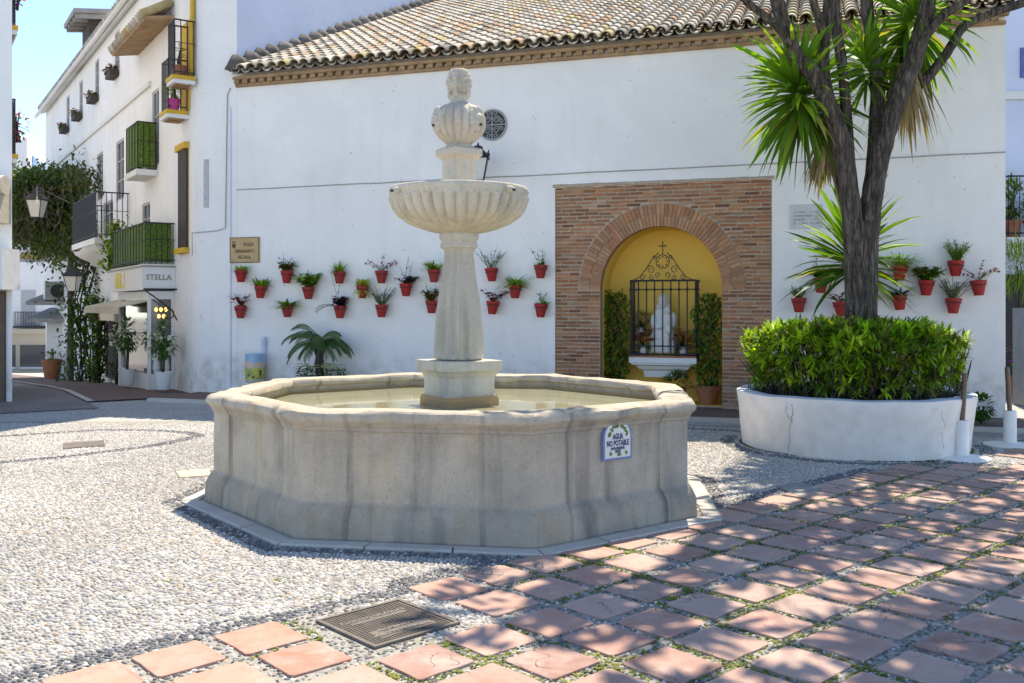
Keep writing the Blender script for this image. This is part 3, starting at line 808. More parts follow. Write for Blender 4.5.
mb.grid([[a0-NRM*.03, b0-NRM*.03],[a0+S*10.8-NRM*.03, b0+S*10.8-NRM*.03],[WP(UL,EZ,10.2),WP(UR+.1,EZ,10.2)]]); build('roof_deck', mb, M['mortar'], ch)
mb = MB(); mb.cur = (.2,.18,.16)                # dark ridge of mortar where the roof meets the tall house
for r in range(26):
    o = E0+WE*(UL+.02+R.uniform(-.03,.03))+S*(r*.42+R.uniform(-.07,.07)); mb.cur = tuple(Vector((.17,.155,.14))*R.uniform(.6,1.2))
    mb.tube([o+NRM*.08, o+S*.24+NRM*.17, o+S*.47+NRM*.10], [R.uniform(.07,.10),R.uniform(.095,.125),.085], 8)
build('verge_tiles', mb, M['rooftile'], ch, smooth=True)

# brick surround
W1 = .012; RO = NRD+.34; SQ = 1.04
mb = MB()
def exc(z):
    if z < NSP: return NRD
    d = (z-NSP)/SQ
    return math.sqrt(max(0, RO*RO-d*d)) if d < RO else 0
zc = .085; k = 0
while zc < PTOP-.03:
    h = .041; zm = zc+h/2; e = max(exc(zc), exc(zc+h)) if zm >= NSP else NRD
    segs = [(PL+.006,PR-.006)] if e <= 0 else [(PL+.006,NCU-e-(.012 if zm >= NSP else 0)),(NCU+e+(.012 if zm >= NSP else 0),PR-.006)]
    for a, b in segs:
        x = a; first = True
        while x < b-.02:
            L = R.uniform(.20,.25)*(.5 if first and k % 2 else 1); first = False
            if b-x-L < .09: L = b-x
            L = min(L, b-x)
            kk = R.random(); c = Vector((.46,.165,.065)).lerp(Vector((.52,.25,.115)), R.random())
            if kk < .13: c = Vector((.30,.115,.055))
            elif kk < .20: c = Vector((.50,.31,.18))
            if zc < .5: c = c.lerp(Vector((.44,.38,.32)), R.uniform(.1,.7))
            mb.cur = tuple(c*R.uniform(.55,1.05)); w = W1+R.uniform(-.006,.006)
            mb.obox(WP(x+R.uniform(0,.004),zc+R.uniform(-.005,.005),w), WE*(L-.018), WN*.08, (0,0,h+R.uniform(-.005,.003)))
            x += L
    zc += .0595; k += 1
build('brick_surround', mb, M['brick'], ch, bevel=0)
mb = MB(); nv = 58
for i in range(nv):
    a0_ = math.pi*i/nv; a1_ = math.pi*(i+.80)/nv
    cut = R.choice([.5,.5,.5,.62,.4])
    for (r0,r1) in ((NRD+.002,NRD+.34*cut-.007),(NRD+.34*cut+.007,RO)):
        c = Vector((.48,.19,.08)).lerp(Vector((.54,.29,.15)), R.random()); mb.cur = tuple(c*R.uniform(.72,1.1)); w = W1-.012+R.uniform(-.005,.004)
        P = [(r0,a0_),(r1,a0_),(r1,a1_),(r0,a1_)]
        mb.prism([(0,0),(1,0),(2,0),(3,0)], lambda x,y,z: WP(NCU+P[int(x)][0]*math.cos(P[int(x)][1]), NSP+P[int(x)][0]*SQ*math.sin(P[int(x)][1]), w+(.12 if z else 0)))
build('brick_arch', mb, M['brick'], ch)
# mortar bed with the arched opening, then the niche itself
def arc(n=28): return [(NCU+NRD*math.cos(math.pi*i/n), NSP+SQ*NRD*math.sin(math.pi*i/n)) for i in range(n+1)]
A = arc(); mb = MB(); wm = W1+.010
mb.face([WP(PL,.02,wm),WP(NCU-NRD,.02,wm),WP(NCU-NRD,NSP,wm),WP(PL,NSP,wm)]); mb.face([WP(NCU+NRD,.02,wm),WP(PR,.02,wm),WP(PR,NSP,wm),WP(NCU+NRD,NSP,wm)])
for (x0,z0),(x1,z1) in zip(A[:-1],A[1:]):
    mb.face([WP(x1,z1,wm),WP(x0,z0,wm),WP(x0,PTOP,wm),WP(x1,PTOP,wm)])
mb.face([WP(PL,NSP,wm),WP(NCU-NRD,NSP,wm),WP(NCU-NRD,PTOP,wm),WP(PL,PTOP,wm)]); mb.face([WP(NCU+NRD,NSP,wm),WP(PR,NSP,wm),WP(PR,PTOP,wm),WP(NCU+NRD,PTOP,wm)])
build('mortar_bed', mb, M['mortar'], ch)
NB = .72
outl = [(NCU+NRD,.04)]+A+[(NCU-NRD,.04)]
mb = MB(); mb.cur = (.40,.20,.11); mb.grid([[WP(x,z,wm-.002) for x,z in outl],[WP(x,z,wm+.16) for x,z in outl]]); mb.cur = (.4,.2,.11); build('arch_reveal', mb, M['brick'], ch)
mb = MB(); mb.grid([[WP(x,z,wm+.16) for x,z in outl],[WP(x,z,NB) for x,z in outl]]); mb.face([WP(x,z,NB) for x,z in outl[::-1]])
mb.face([WP(NCU-NRD,.082,-.002),WP(NCU+NRD,.082,-.002),WP(NCU+NRD,.082,NB),WP(NCU-NRD,.082,NB)])
build('niche', mb, M['yellow'], ch)
mb = MB(); mb.cur = (.5,.47,.42)
mb.tube([WP(PL-.03+ (PR-PL+.06)*i/24, PTOP+.03+.012*noise.noise(Vector((i*.7,0,0))), -.004) for i in range(25)], .028, 6); build('surround_edge', mb, M['mortar'], ch)
# round window with scrolled iron grille
u,z = WU(492.5,125); rw = .245
t = thing('round_window', WP(u,z-rw,0), 'small round dark window with scrolled iron grille high on the white wall', 'window')
mb = MB(); mb.prism([(rw*math.cos(a),rw*math.sin(a)) for a in [2*math.pi*i/32 for i in range(32)]], lambda x,y,q: WP(u+x,z+y,-.004 if q == 0 else .05)); build('opening', mb, M['dark'], t)
def circ(c,r,w,a0=0,a1=360,n=24,grow=0): return [WP(c[0]+r*(1-grow*i/n)*math.cos(rad(a0+(a1-a0)*i/n)), c[1]+r*(1-grow*i/n)*math.sin(rad(a0+(a1-a0)*i/n)), w) for i in range(n+1)]
mb = MB(); mb.tube(circ((u,z),rw,-.02), .016, 6); mb.tube([WP(u-rw,z,-.02),WP(u+rw,z,-.02)],.011,6); mb.tube([WP(u,z-rw,-.02),WP(u,z+rw,-.02)],.011,6)
for sx in (-1,1):
    for sz in (-1,1):
        mb.tube(circ((u+sx*.075,z+sz*.085),.062,-.02,0,560,30,.75),.008,5); mb.tube(circ((u+sx*.165,z+sz*.06),.04,-.02,90,500,20,.7),.007,5); mb.tube(circ((u+sx*.06,z+sz*.185),.04,-.02,0,420,20,.7),.007,5)
build('grille', mb, M['cable'], t)
# wall lantern mostly hidden by the fountain head
def lantern(name, top, scale, label, group=None, bracket=None, glassm='lampglass'):
    t = thing(name, top-Vector((0,0,.75*scale)), label, 'lamp', group); s = scale
    def rg(w,z): return [top+Vector((x*w*s,y*w*s,z*s)) for x,y in ((-1,-1),(1,-1),(1,1),(-1,1))]
    mb = MB(); mb.grid([rg(.11,-.70),rg(.195,-.24)],True,True); build('glass', mb, M[glassm], t)
    mb = MB(); b0,b1 = rg(.112,-.70),rg(.197,-.24)
    for p,q in zip(b0,b1): mb.tube([p,q],.012*s,5)
    for rr in (b0,b1):
        for i in range(4): mb.tube([rr[i],rr[(i+1)%4]],.014*s,5)
    mb.tube([top+Vector((0,0,-.70*s)),top+Vector((0,0,-.78*s))],[.06*s,.015*s],8); build('frame', mb, M['iron'], t)
    mb = MB(); mb.grid([rg(.24,-.235),rg(.23,-.21),rg(.13,-.10),rg(.10,-.07),rg(.10,-.02),rg(.05,.02)],True,True,True)
    for x,y in ((-1,-1),(1,-1),(1,1),(-1,1)): mb.tube([top+Vector((x*.2*s,y*.2*s,-.2*s)),top+Vector((x*.235*s,y*.235*s,-.09*s))],[.03*s,.006*s],5)
    mb.tube([top+Vector((0,0,.0)),top+Vector((0,0,.09*s))],[.035*s,.01*s],6); build('roof', mb, M['iron'], t)
    if bracket:
        mb = MB(); 
        for pth in bracket: mb.tube(pth,.014,6)
        build('bracket', mb, M['iron'], t)
    return t
u,z = WU(478,148,-.5); top = WP(u,z+.02,-.5)
lantern('wall_lantern', top, .78, 'black wall lantern seen just behind the top of the fountain', None, [[WP(u,z-.62,0),WP(u,z-.66,-.25),WP(u,z-.60,-.5)],[WP(u,z-.9,0),WP(u,z-.75,-.2),WP(u,z-.62,-.42)]])
# cable and pipe
mb = MB(); pts = []
for i in range(41):
    uu = UL+(UR-UL)*i/40; zz = WU(500,177)[1]+(WU(1000,152.5)[1]-WU(500,177)[1])*((uu-WU(500,177)[0])/(WU(1000,152.5)[0]-WU(500,177)[0]))
    pts.append(WP(uu, zz+.012*noise.noise(Vector((i*.6,3,0))), -.012))
mb.tube(pts,.009,5); build('wall_cable', mb, M['cable'], label='thin grey cable running along the white chapel wall', cat='cable')
mb = MB(); u,_ = WU(231,300); mb.tube([WP(u,0,-.012),WP(u,2.6,-.012),WP(u,5.2,-.012)],.011,6); build('drain_pipe', mb, M['blue_white'], label='thin pale pipe down the white wall beside the street name sign', cat='pipe')

# signs
u0,z0 = WU(231,263); u1,z1 = WU(260,237); um, zm = (u0+u1)/2, (z0+z1)/2; hw, hh = (u1-u0)/2, (z1-z0)/2
t = thing('street_sign', WP(um,zm-hh,0), 'tan stone street name sign reading PLAZA FERNANDO ALCALA on the white wall', 'sign')
mb = MB(); mb.obox(WP(um-hw,zm-hh,-.035), WE*2*hw, WN*.037, (0,0,2*hh)); build('plate', mb, M['signst'], t, bevel=.004)
mb = MB()
for a,b,c,d in ((-hw,-hh,2*hw,.012),(-hw,hh-.012,2*hw,.012),(-hw,-hh+.012,.012,2*hh-.024),(hw-.012,-hh+.012,.012,2*hh-.024)): mb.obox(WP(um+a,zm+b,-.039), WE*c, WN*.004, (0,0,d))
mb.cur = (1,1,1); build('border', mb, M['brownw'], t)
for txt,x,y,sz in (('PLAZA',.09,.095,.082),('FERNANDO',.0,-.025,.082),('ALCALA',.0,-.13,.082)):
    build('lettering', text_mesh(txt, sz, lambda a,b,c,x=x,y=y: WP(um+x+a*.88,zm+y+b,-.0365-c), .0015, .002), M['letter'], t)
mb = MB()                                       # small coat of arms
cx, cz = um-hw+.085, zm+.10
mb.prism([(-.036,.02),(.036,.02),(.036,-.02),(.022,-.045),(0,-.058),(-.022,-.045),(-.036,-.02)], lambda x,y,q: WP(cx+x,cz+y-.01,-.041 if q == 0 else -.034))
for x in (-.03,-.01,.01,.03): mb.prism([(x-.008,.028),(x+.008,.028),(x,.058)], lambda a,b,q: WP(cx+a,cz+b,-.041 if q == 0 else -.034))
build('coat_of_arms', mb, M['letter'], t)
u0,z0 = WU(790,229); u1,z1 = WU(822,204); um,zm,hw,hh = (u0+u1)/2,(z0+z1)/2,(u1-u0)/2,(z1-z0)/2
t = thing('marble_plaque', WP(um,zm-hh,0), 'pale grey marble plaque with dark lines of lettering on white wall behind the yucca', 'sign')
mb = MB(); mb.obox(WP(um-hw,zm-hh,-.02), WE*2*hw, WN*.022, (0,0,2*hh)); build('plate', mb, M['marble'], t)
mb = MB()                                       # rows of worn, unreadable letters
for r in range(4):
    x = -hw+.05
    while x < hw-.05:
        if R.random() < .84: mb.obox(WP(um+x,zm+.05-.055*r,-.0235), WE*R.uniform(.008,.02), WN*.003, (0,0,R.uniform(.022,.034)))
        x += .027
build('worn_lettering', mb, M['cable'], t)

# hand painted ceramic water jar shape on the wall left of the palm
u,zb = WU(261,381); _,zt = WU(261,353); uu = u
t = thing('painted_ceramic', WP(u,zb,-.16), 'hand painted blue and yellow ceramic bin fixed low on the wall', 'ceramic bin')
mb = MB(); n = 28
prof = [(.155,0),(.168,.02),(.17,.06),(.172,.30),(.168,.44),(.172,.47),(.165,.485)]
hh = zt-zb; rows = []
fine = [(np.interp(zz,[p[1] for p in prof],[p[0] for p in prof]), zz) for zz in np.linspace(0,.485,26)]
c0 = WP(u,zb,-.19)
for rr_,zz in fine:
    row = []
    for k in range(n*2):
        a = math.pi*k/n; q = noise.noise(Vector((a*1.3,zz*9,1))); f = zz/.485
        if f > .70+q*.08: c = (.26,.42,.58)
        elif f > .52+q*.1: c = (.62,.45,.33)
        elif f > .10: c = (.52,.48,.08) if q > -.05 else (.28,.32,.07)
        else: c = (.55,.52,.42)
        if .14 < f < .42 and noise.noise(Vector((a*2.6+5,zz*12,9))) > .28: c = (.03,.03,.03)
        row.append((c, c0+Vector((rr_*math.cos(a),rr_*math.sin(a),zz*hh/.485))))
    rows.append(row)
ids = []
for row in rows:
    l = []
    for c,p in row: mb.cur = c; l.append(mb.vert(p))
    ids.append(l)
for a,b in zip(ids[:-1],ids[1:]):
    for i in range(n*2): j = (i+1)%(n*2); mb.f.append([a[i],a[j],b[j],b[i]])
mb.f.append(ids[0][::-1]); mb.f.append(ids[-1])
build('body', mb, M['cera'], t, smooth=True, auto=60)
mb = MB(); mb.tube([WP(u+.07,zb+.3,-.03),WP(u+.08,zt+.10,-.03),WP(u+.085,zt+.26,-.06),WP(u+.09,zt+.27,-.10)],[.05,.045,.05,.04],8); build('pipe', mb, M['blue_white'], t)

# ------------------------------------------------------------------ shrine: grille, shelf, statue, plants
gl = WU(630.5,320,.22)[0]; gr_ = WU(695.5,320,.22)[0]; gzt = WU(662,280.5,.22)[1]; gzb = WU(662,355,.22)[1]; GW = .22
t = thing('window_grille', WP((gl+gr_)/2,gzb,.4), 'black iron bar grille caging the white statue inside the yellow niche', 'grille')
mb = MB(); nb = 9
for i in range(nb):
    x = gl+(gr_-gl)*i/(nb-1); mb.tube([WP(x,gzb,GW),WP(x,gzt,GW)],.011,6)
    mb.ball(WP(x,gzt-.14,GW),.024,8,6); mb.ball(WP(x,gzb+.14,GW),.02,8,6)
for x in (gl,gr_):
    for k in range(1,4): mb.tube([WP(x,gzb,GW+k*.12),WP(x,gzt,GW+k*.12)],.010,6)
build('bars', mb, M['iron'], t)
mb = MB()
for z in (gzb+.012,gzt,gzt-.14,gzb+.14): 
    mb.tube([WP(gl,z,NB-.01),WP(gl,z,GW),WP(gr_,z,GW),WP(gr_,z,NB-.01)],.016 if z in (gzb+.012,gzt) else .010,6)
build('rails', mb, M['iron'], t)
mb = MB(); gc = (gl+gr_)/2; w = GW
def sc(c,r,a0,a1,grow=.8,n=26,rr=.0065): mb.tube(circ(c,r,w,a0,a1,n,grow),rr,5)
mb.tube(circ((gc,gzt+.30),.105,w),.008,5)
for i in range(8): a = rad(i*45); mb.ball(WP(gc+.075*math.cos(a),gzt+.30+.075*math.sin(a),w),.014,6,4)
for s in (-1,1):
    mb.tube([WP(gc+s*(gr_-gl)*.47,gzt,w),WP(gc+s*.36,gzt+.06,w),WP(gc+s*.26,gzt+.19,w),WP(gc+s*.15,gzt+.36,w),WP(gc+s*.06,gzt+.44,w)],.0075,5)
    sc((gc+s*.19,gzt+.17),.07,0 if s > 0 else 180,(500 if s > 0 else -320)); sc((gc+s*.33,gzt+.055),.05,90,90+s*430); sc((gc+s*.17,gzt+.045),.045,90,90-s*430); sc((gc+s*.07,gzt+.09),.05,-90,-90+s*420); sc((gc+s*.12,gzt+.37),.035,-90,-90+s*420)
mb.tube([WP(gc,gzt+.40,w),WP(gc,gzt+.60,w)],.008,5); mb.tube([WP(gc-.05,gzt+.545,w),WP(gc+.05,gzt+.545,w)],.008,5)
for dx,dz in ((-.05,.545),(.05,.545),(0,.60)): mb.ball(WP(gc+dx,gzt+dz,w),.014,6,4)
build('scroll_crest', mb, M['iron'], t)
t = thing('shrine_shelf', WP(gc,WU(662,377,.3)[1],.4), 'white stepped plaster shelf with a red tile edge under the iron grille', 'shelf')
sl, sr = gl-.02, gr_+.02; z1 = WU(662,356,GW)[1]; z2 = WU(662,365,GW)[1]; z3 = WU(662,377.5,.3)[1]
mb = MB(); mb.obox(WP(sl,z1-.025,GW-.05), WE*(sr-sl), WN*(NB-GW+.05), (0,0,.026)); build('tile_edge', mb, M['terra'], t)
mb = MB(); prof = [(0,z1-.025),(0,z2+.03),(.03,z2+.025),(.035,z2),(.10,z2-.02),(.14,z2-.07),(.20,z2-.10),(.22,z3)]
rows = [[WP(sl+d+.003,z,NB),WP(sl+d+.003,z,GW-.045+d*.8),WP(sr-d-.003,z,GW-.045+d*.8),WP(sr-d-.003,z,NB)] for d,z in prof]
mb.grid(rows, False, False, False); mb.f.append([mb.vert(p) for p in rows[-1]]); build('console', mb, M['trim'], t)
# robed white statue holding a small child, carved in one piece
sc_ = WP(WU(663,330,.48)[0], z1, .48); U = Vector((0,0,1)); Hs = .78; KS = 1.28
rt = Matrix((WE, WN, U)).transposed(); f = -WN
bl = [(sc_+U*.10,(.17,.13,.13),rt),(sc_+U*.22,(.155,.125,.18),rt),(sc_+U*.36,(.135,.11,.16),rt),(sc_+U*.47,(.13,.095,.11),rt),(sc_+U*.54,(.115,.075,.06),rt),
      (sc_+U*.60,(.04,.04,.06),rt),(sc_+U*.675+f*.01,(.058,.062,.082),rt),(sc_+U*.69-f*.025,(.075,.06,.09),rt),(sc_+U*.60-f*.03,(.09,.05,.10),rt),(sc_+U*.672+f*.07,(.010,.014,.018),rt),(sc_+U*.645+f*.062,(.018,.010,.006),rt),
      (sc_+U*.43+f*.09+WE*.06,(.075,.06,.10),rt),(sc_+U*.555+f*.10+WE*.07,(.045,.048,.055),rt),(sc_+U*.55+f*.148+WE*.07,(.008,.01,.012),rt),(sc_+U*.33+f*.10+WE*.08,(.05,.045,.07),rt),
      (sc_+U*.42+f*.07-WE*.10,(.045,.055,.10),rt),(sc_+U*.36+f*.11-WE*.04,(.07,.04,.035),rt),(sc_+U*.44+f*.03+WE*.135,(.04,.06,.10),rt)]
for k in range(7): a = rad(180+k*30); bl.append((sc_+WE*math.cos(a)*.135+WN*math.sin(a)*.10+U*.14,(.035,.035,.17),rt))
bl = [(sc_+(Vector(b[0])-sc_)*KS, tuple(q*KS for q in b[1]), b[2]) for b in bl]
t = thing('statue', sc_, 'white robed statue holding a small child behind the iron grille of the shrine', 'statue')
build('figure', sculpt(bl,.0085,1), M['statue'], t, smooth=True)
mb = MB(); mb.obox(sc_-WE*.20-WN*.15+Vector((0,0,0)), WE*.40, WN*.30, (0,0,.05)); build('plinth', mb, M['yellowp'], t)
def flowers(name, c, n, rad_, cols, label, leafc=(.05,.10,.02), vase=None, cat='flowers'):
    t = thing(name, c, label, cat); mb = MB(); m2 = MB()
    for i in range(n):
        d = Vector((R.gauss(0,1),R.gauss(0,1)-.8,abs(R.gauss(0,1))+.2)).normalized()*rad_*R.uniform(.7,1.1)
        q = c+Vector((0,0,.20))+d
        mb.cur = R.choice(cols)
        for k in range(5):
            a = k*1.256; mb.leaf(q, (math.cos(a),math.sin(a),.5), .07, .06, .5, mb.cur, 2)
    for i in range(n):
        d = Vector((R.gauss(0,1),R.gauss(0,1),abs(R.gauss(0,1))*.7)).normalized(); m2.leaf(c+Vector((0,0,.12)), d, rad_*R.uniform(.6,1.1), .03, .4, tuple(Vector(leafc)*R.uniform(.6,1.4)))
    build('blooms', mb, M['petal'], t); build('foliage', m2, M['leaf'], t)
    m3 = MB(); m3.lathe([(.045,0),(.06,.04),(.065,.12),(.05,.14)], c, 14, None, True, True); build('vase', m3, M[vase or 'statue'], t, smooth=True)
reds = [(.45,.02,.04),(.55,.03,.07),(.35,.02,.03)]
flowers('flower_vase', WP(WU(644,340,.40)[0],z1,.40), 60, .20, reds, 'vase of red flowers left of the white statue in the shrine')
flowers('flower_vase', WP(WU(683,340,.40)[0],z1,.40), 66, .21, reds, 'vase of red flowers right of the white statue in the shrine')
flowers('flower_vase', WP(WU(640,335,.56)[0],z1+.30,.60), 60, .21, [(.7,.66,.6),(.62,.58,.52)], 'tall vase of white flowers at the left back of the shrine')
def climber(name, u, w, z0, z1, wid, n, label, pot, pc=None):
    base = WP(u,.084,w); t = thing(name, base, label, 'plant'); mb = MB(); m2 = MB()
    for k in range(9):
        pts = [WP(u+R.uniform(-.05,.05),z0,w)]
        for q in range(6): pts.append(WP(u+R.uniform(-.4,.4)*wid,z0+(z1-z0)*(q+1)/6.3,w+R.uniform(-.06,.08)))
        m2.tube(pts,.009,5)
    for i in range(n):
        f = R.random()**.9; zz = z0+(z1-z0)*f; hw = wid*.5*(1.0 if f > .2 else .45+f*2.7)*(1 if f < .8 else 1.1-(f-.8)*3.2)
        hw *= 1+.35*noise.noise(Vector((zz*4,u*3,0)))
        x = R.uniform(-1,1)*hw; d = Vector((R.gauss(0,1),R.gauss(0,1)-.7,R.gauss(0,.6)-.1))
        c = Vector((.075,.16,.02)).lerp(Vector((.20,.32,.045)), R.random()**1.5)*R.uniform(.7,1.2)
        mb.leaf(WP(u+x,zz,w+R.uniform(-.16,.10)), d, R.uniform(.06,.11), R.uniform(.03,.05), .7, tuple(c))
    build('foliage', mb, M['leaf'], t); build('stems', m2, M['bark'], t)
    m3 = MB(); r = pot
    m3.lathe([(r*.66,0),(r*.72,.03),(r*.92,.19),(r*.95,.22),(r*1.06,.225),(r*1.08,.29),(r*.98,.295),(r*.94,.26),(r*.05,.25)], base, 24, None, True, True); build('pot', m3, M['terra'], t, smooth=True, auto=40)
climber('climbing_plant', WU(615,330,.40)[0], .42, .35, WU(615,291,.42)[1], .50, 900, 'dark green climbing plant at the left side of the yellow niche', .15)
climber('climbing_plant', WU(708,330,.30)[0], .32, .36, WU(709,293,.32)[1], .50, 950, 'dark green climbing plant in a round terracotta pot at the right side of the niche', .185)
base = WP(WU(676,372,.2)[0],.084,.2); t = thing('low_plant', base, 'low leafy plant with a few purple flowers under the white shrine shelf', 'plant')
mb = MB(); m2 = MB()
for i in range(260):
    d = Vector((R.gauss(0,1),R.gauss(0,1),abs(R.gauss(0,.8)))).normalized(); q = base+Vector((0,0,.25))+Vector((d.x*.22,d.y*.15,d.z*.22)); mb.leaf(q,d,R.uniform(.06,.1),.035,.5,tuple(Vector((.08,.16,.03))*R.uniform(.6,1.4)))
for i in range(9):
    q = base+Vector((R.uniform(-.15,.15),-.1,R.uniform(.35,.48)))
    for k in range(5): m2.leaf(q,(math.cos(k*1.25),math.sin(k*1.25),.6),.035,.025,.4,(.30,.03,.25),2)
build('foliage', mb, M['leaf'], t); build('blooms', m2, M['petal'], t)
m3 = MB(); m3.lathe([(.11,0),(.15,.2),(.165,.21),(.165,.26),(.14,.26)], base, 20, None, True, True); build('pot', m3, M['terra'], t, smooth=True, auto=40)

# ------------------------------------------------------------------ red wall pots, each with its own plant
def pot_parts(t):
    mb = MB(); mb.lathe([(.058,0),(.063,.008),(.099,.165),(.104,.168),(.107,.17),(.112,.208),(.108,.213),(.100,.210),(.096,.19)], (0,0,0), 26, None, True, False); build('pot', mb, M['redpot'], t, smooth=True, auto=40, local=True)
    mb = MB(); mb.lathe([(.099,.188),(.05,.194),(.002,.195)], (0,0,0), 16); build('soil', mb, M['soil'], t, local=True)
    mb = MB(); mb.tube([(.108*math.cos(a),.108*math.sin(a),.148) for a in [2*math.pi*i/20 for i in range(21)]],.005,5); mb.tube([WN*.10+Vector((0,0,.148)),WN*.135+Vector((0,0,.148)),WN*.135+Vector((0,0,.06))],.006,5); build('bracket', mb, M['iron'], t, local=True)
def stem_leaf(mb, m2, n, h, spread, lw, cols, flop=.3, nl=8, rnd=False):
    for i in range(n):
        a = R.uniform(0,6.28); d = Vector((math.cos(a)*spread,math.sin(a)*spread*.7-.1,1)).normalized(); p = Vector((R.uniform(-.04,.04),R.uniform(-.04,.04),.19)); L = 1.45*h*R.uniform(.6,1.1); lw_ = lw*1.75; pts = [p.copy()]
        for q in range(5):
            p = p+d*L/5; d = (d+Vector((R.uniform(-.15,.15),R.uniform(-.1,.1),-flop*.3))).normalized(); pts.append(p.copy())
        m2.tube(pts,.0032,4)
        for k in range(nl):
            f = R.uniform(.25,1); q = pts[int(f*5)]; a = R.uniform(0,6.28)
            mb.leaf(q, (math.cos(a),math.sin(a),R.uniform(-.2,.8)), lw_*R.uniform(1.2,2.0), lw_*(1.1 if rnd else .6), .5, tuple(Vector(R.choice(cols))*R.uniform(.9,1.7)))
def tuft(mb, n, L, w, up, droop, cols, z=.19):
    for i in range(n):
        a = R.uniform(0,6.28); d = Vector((math.cos(a),math.sin(a),up*R.uniform(.3,1.6)))
        mb.leaf((R.uniform(-.05,.05),R.uniform(-.05,.05),z), d, 1.5*L*R.uniform(.6,1.1), w*1.6, droop*.8, tuple(Vector(R.choice(cols))*R.uniform(1.0,1.7)))
GRN = [(.10,.19,.025),(.14,.24,.03),(.07,.14,.02)]; LGT = [(.22,.30,.035),(.17,.26,.03),(.27,.33,.05)]; GRY = [(.17,.22,.10),(.21,.26,.13),(.13,.18,.07)]
RED = [(.22,.025,.02),(.14,.02,.02),(.10,.07,.02),(.30,.04,.03)]; PUR = [(.035,.012,.035),(.055,.015,.05),(.025,.01,.02)]
POTS = [(241,275,'lt','pale green grassy tuft, top left under the street name sign'),(260,291,'br','yellow green bushy tuft, just right of the street name sign'),(240.5,311,'be','red leaved begonia, lowest one below the street name sign'),
 (286.5,276,'rg','bronze and green leaves, topmost between the name sign and the palm'),(308.5,292,'bg','big round bright green bush, above left of the small palm'),(287.5,310,'sp','flat spiky green tuft, low above the left edge of the palm'),
 (339.5,276.5,'dl','bright green fronds leaning left, high above the small palm'),(340,311,'pt','dark purple trailing stems, right above the palm crown'),(362,291,'ye','short yellow leaves, above right of the small palm'),
 (381.5,276,'rw','thin wide red flower stems, in the top row right of the palm'),(381.5,310,'gg','upright grey green herb, low to the right of the palm'),(406,289,'pu','dense dark purple leaves, left of the fountain column'),
 (434,275,'gl','green leaves half hidden at the upper left of the fountain column'),(431.5,306,'rg2','bronze leaves, mostly hidden low behind the fountain column'),
 (492,274,'he','loose green herb, top one just right of the fountain column'),(515,291,'sp2','fresh green spider plant, between the column and the brick arch'),(492,307,'be','red begonia, low just right of the fountain column'),
 (540.5,271,'st','thin green sprout, upper one beside the brick arch'),(540.5,310,'st2','small leafy sprout, lower one beside the left edge of the brick arch'),
 (799,305,'gr','grey green tuft, low between the brick arch and the tree trunk'),(820.5,285.5,'rg','bronze green leaves, behind the yucca left of the tree trunk'),(841.5,309,'rf','red flowers, low at the left edge of the tree trunk'),
 (850,276,'be2','red leaves, high behind the left side of the tree trunk'),(873,289,'rf2','a few red leaves, almost hidden behind the right side of the tree trunk'),(899,273,'gs','grassy grey green plant, top one right of the tree trunk'),
 (926,288,'gb','dark green and red bushy leaves, second from the right of the trunk'),(900,302.5,'ps','spiky dark purple leaves, low right of the tree trunk'),(955.5,268.5,'lb','light green feathery bush, highest near the right end of the wall'),
 (979,288,'rs','tall thin red flower stems, farthest right on the wall'),(953,306,'gh','loose grey green herb, lowest near the right end of the wall')]
pot0 = None
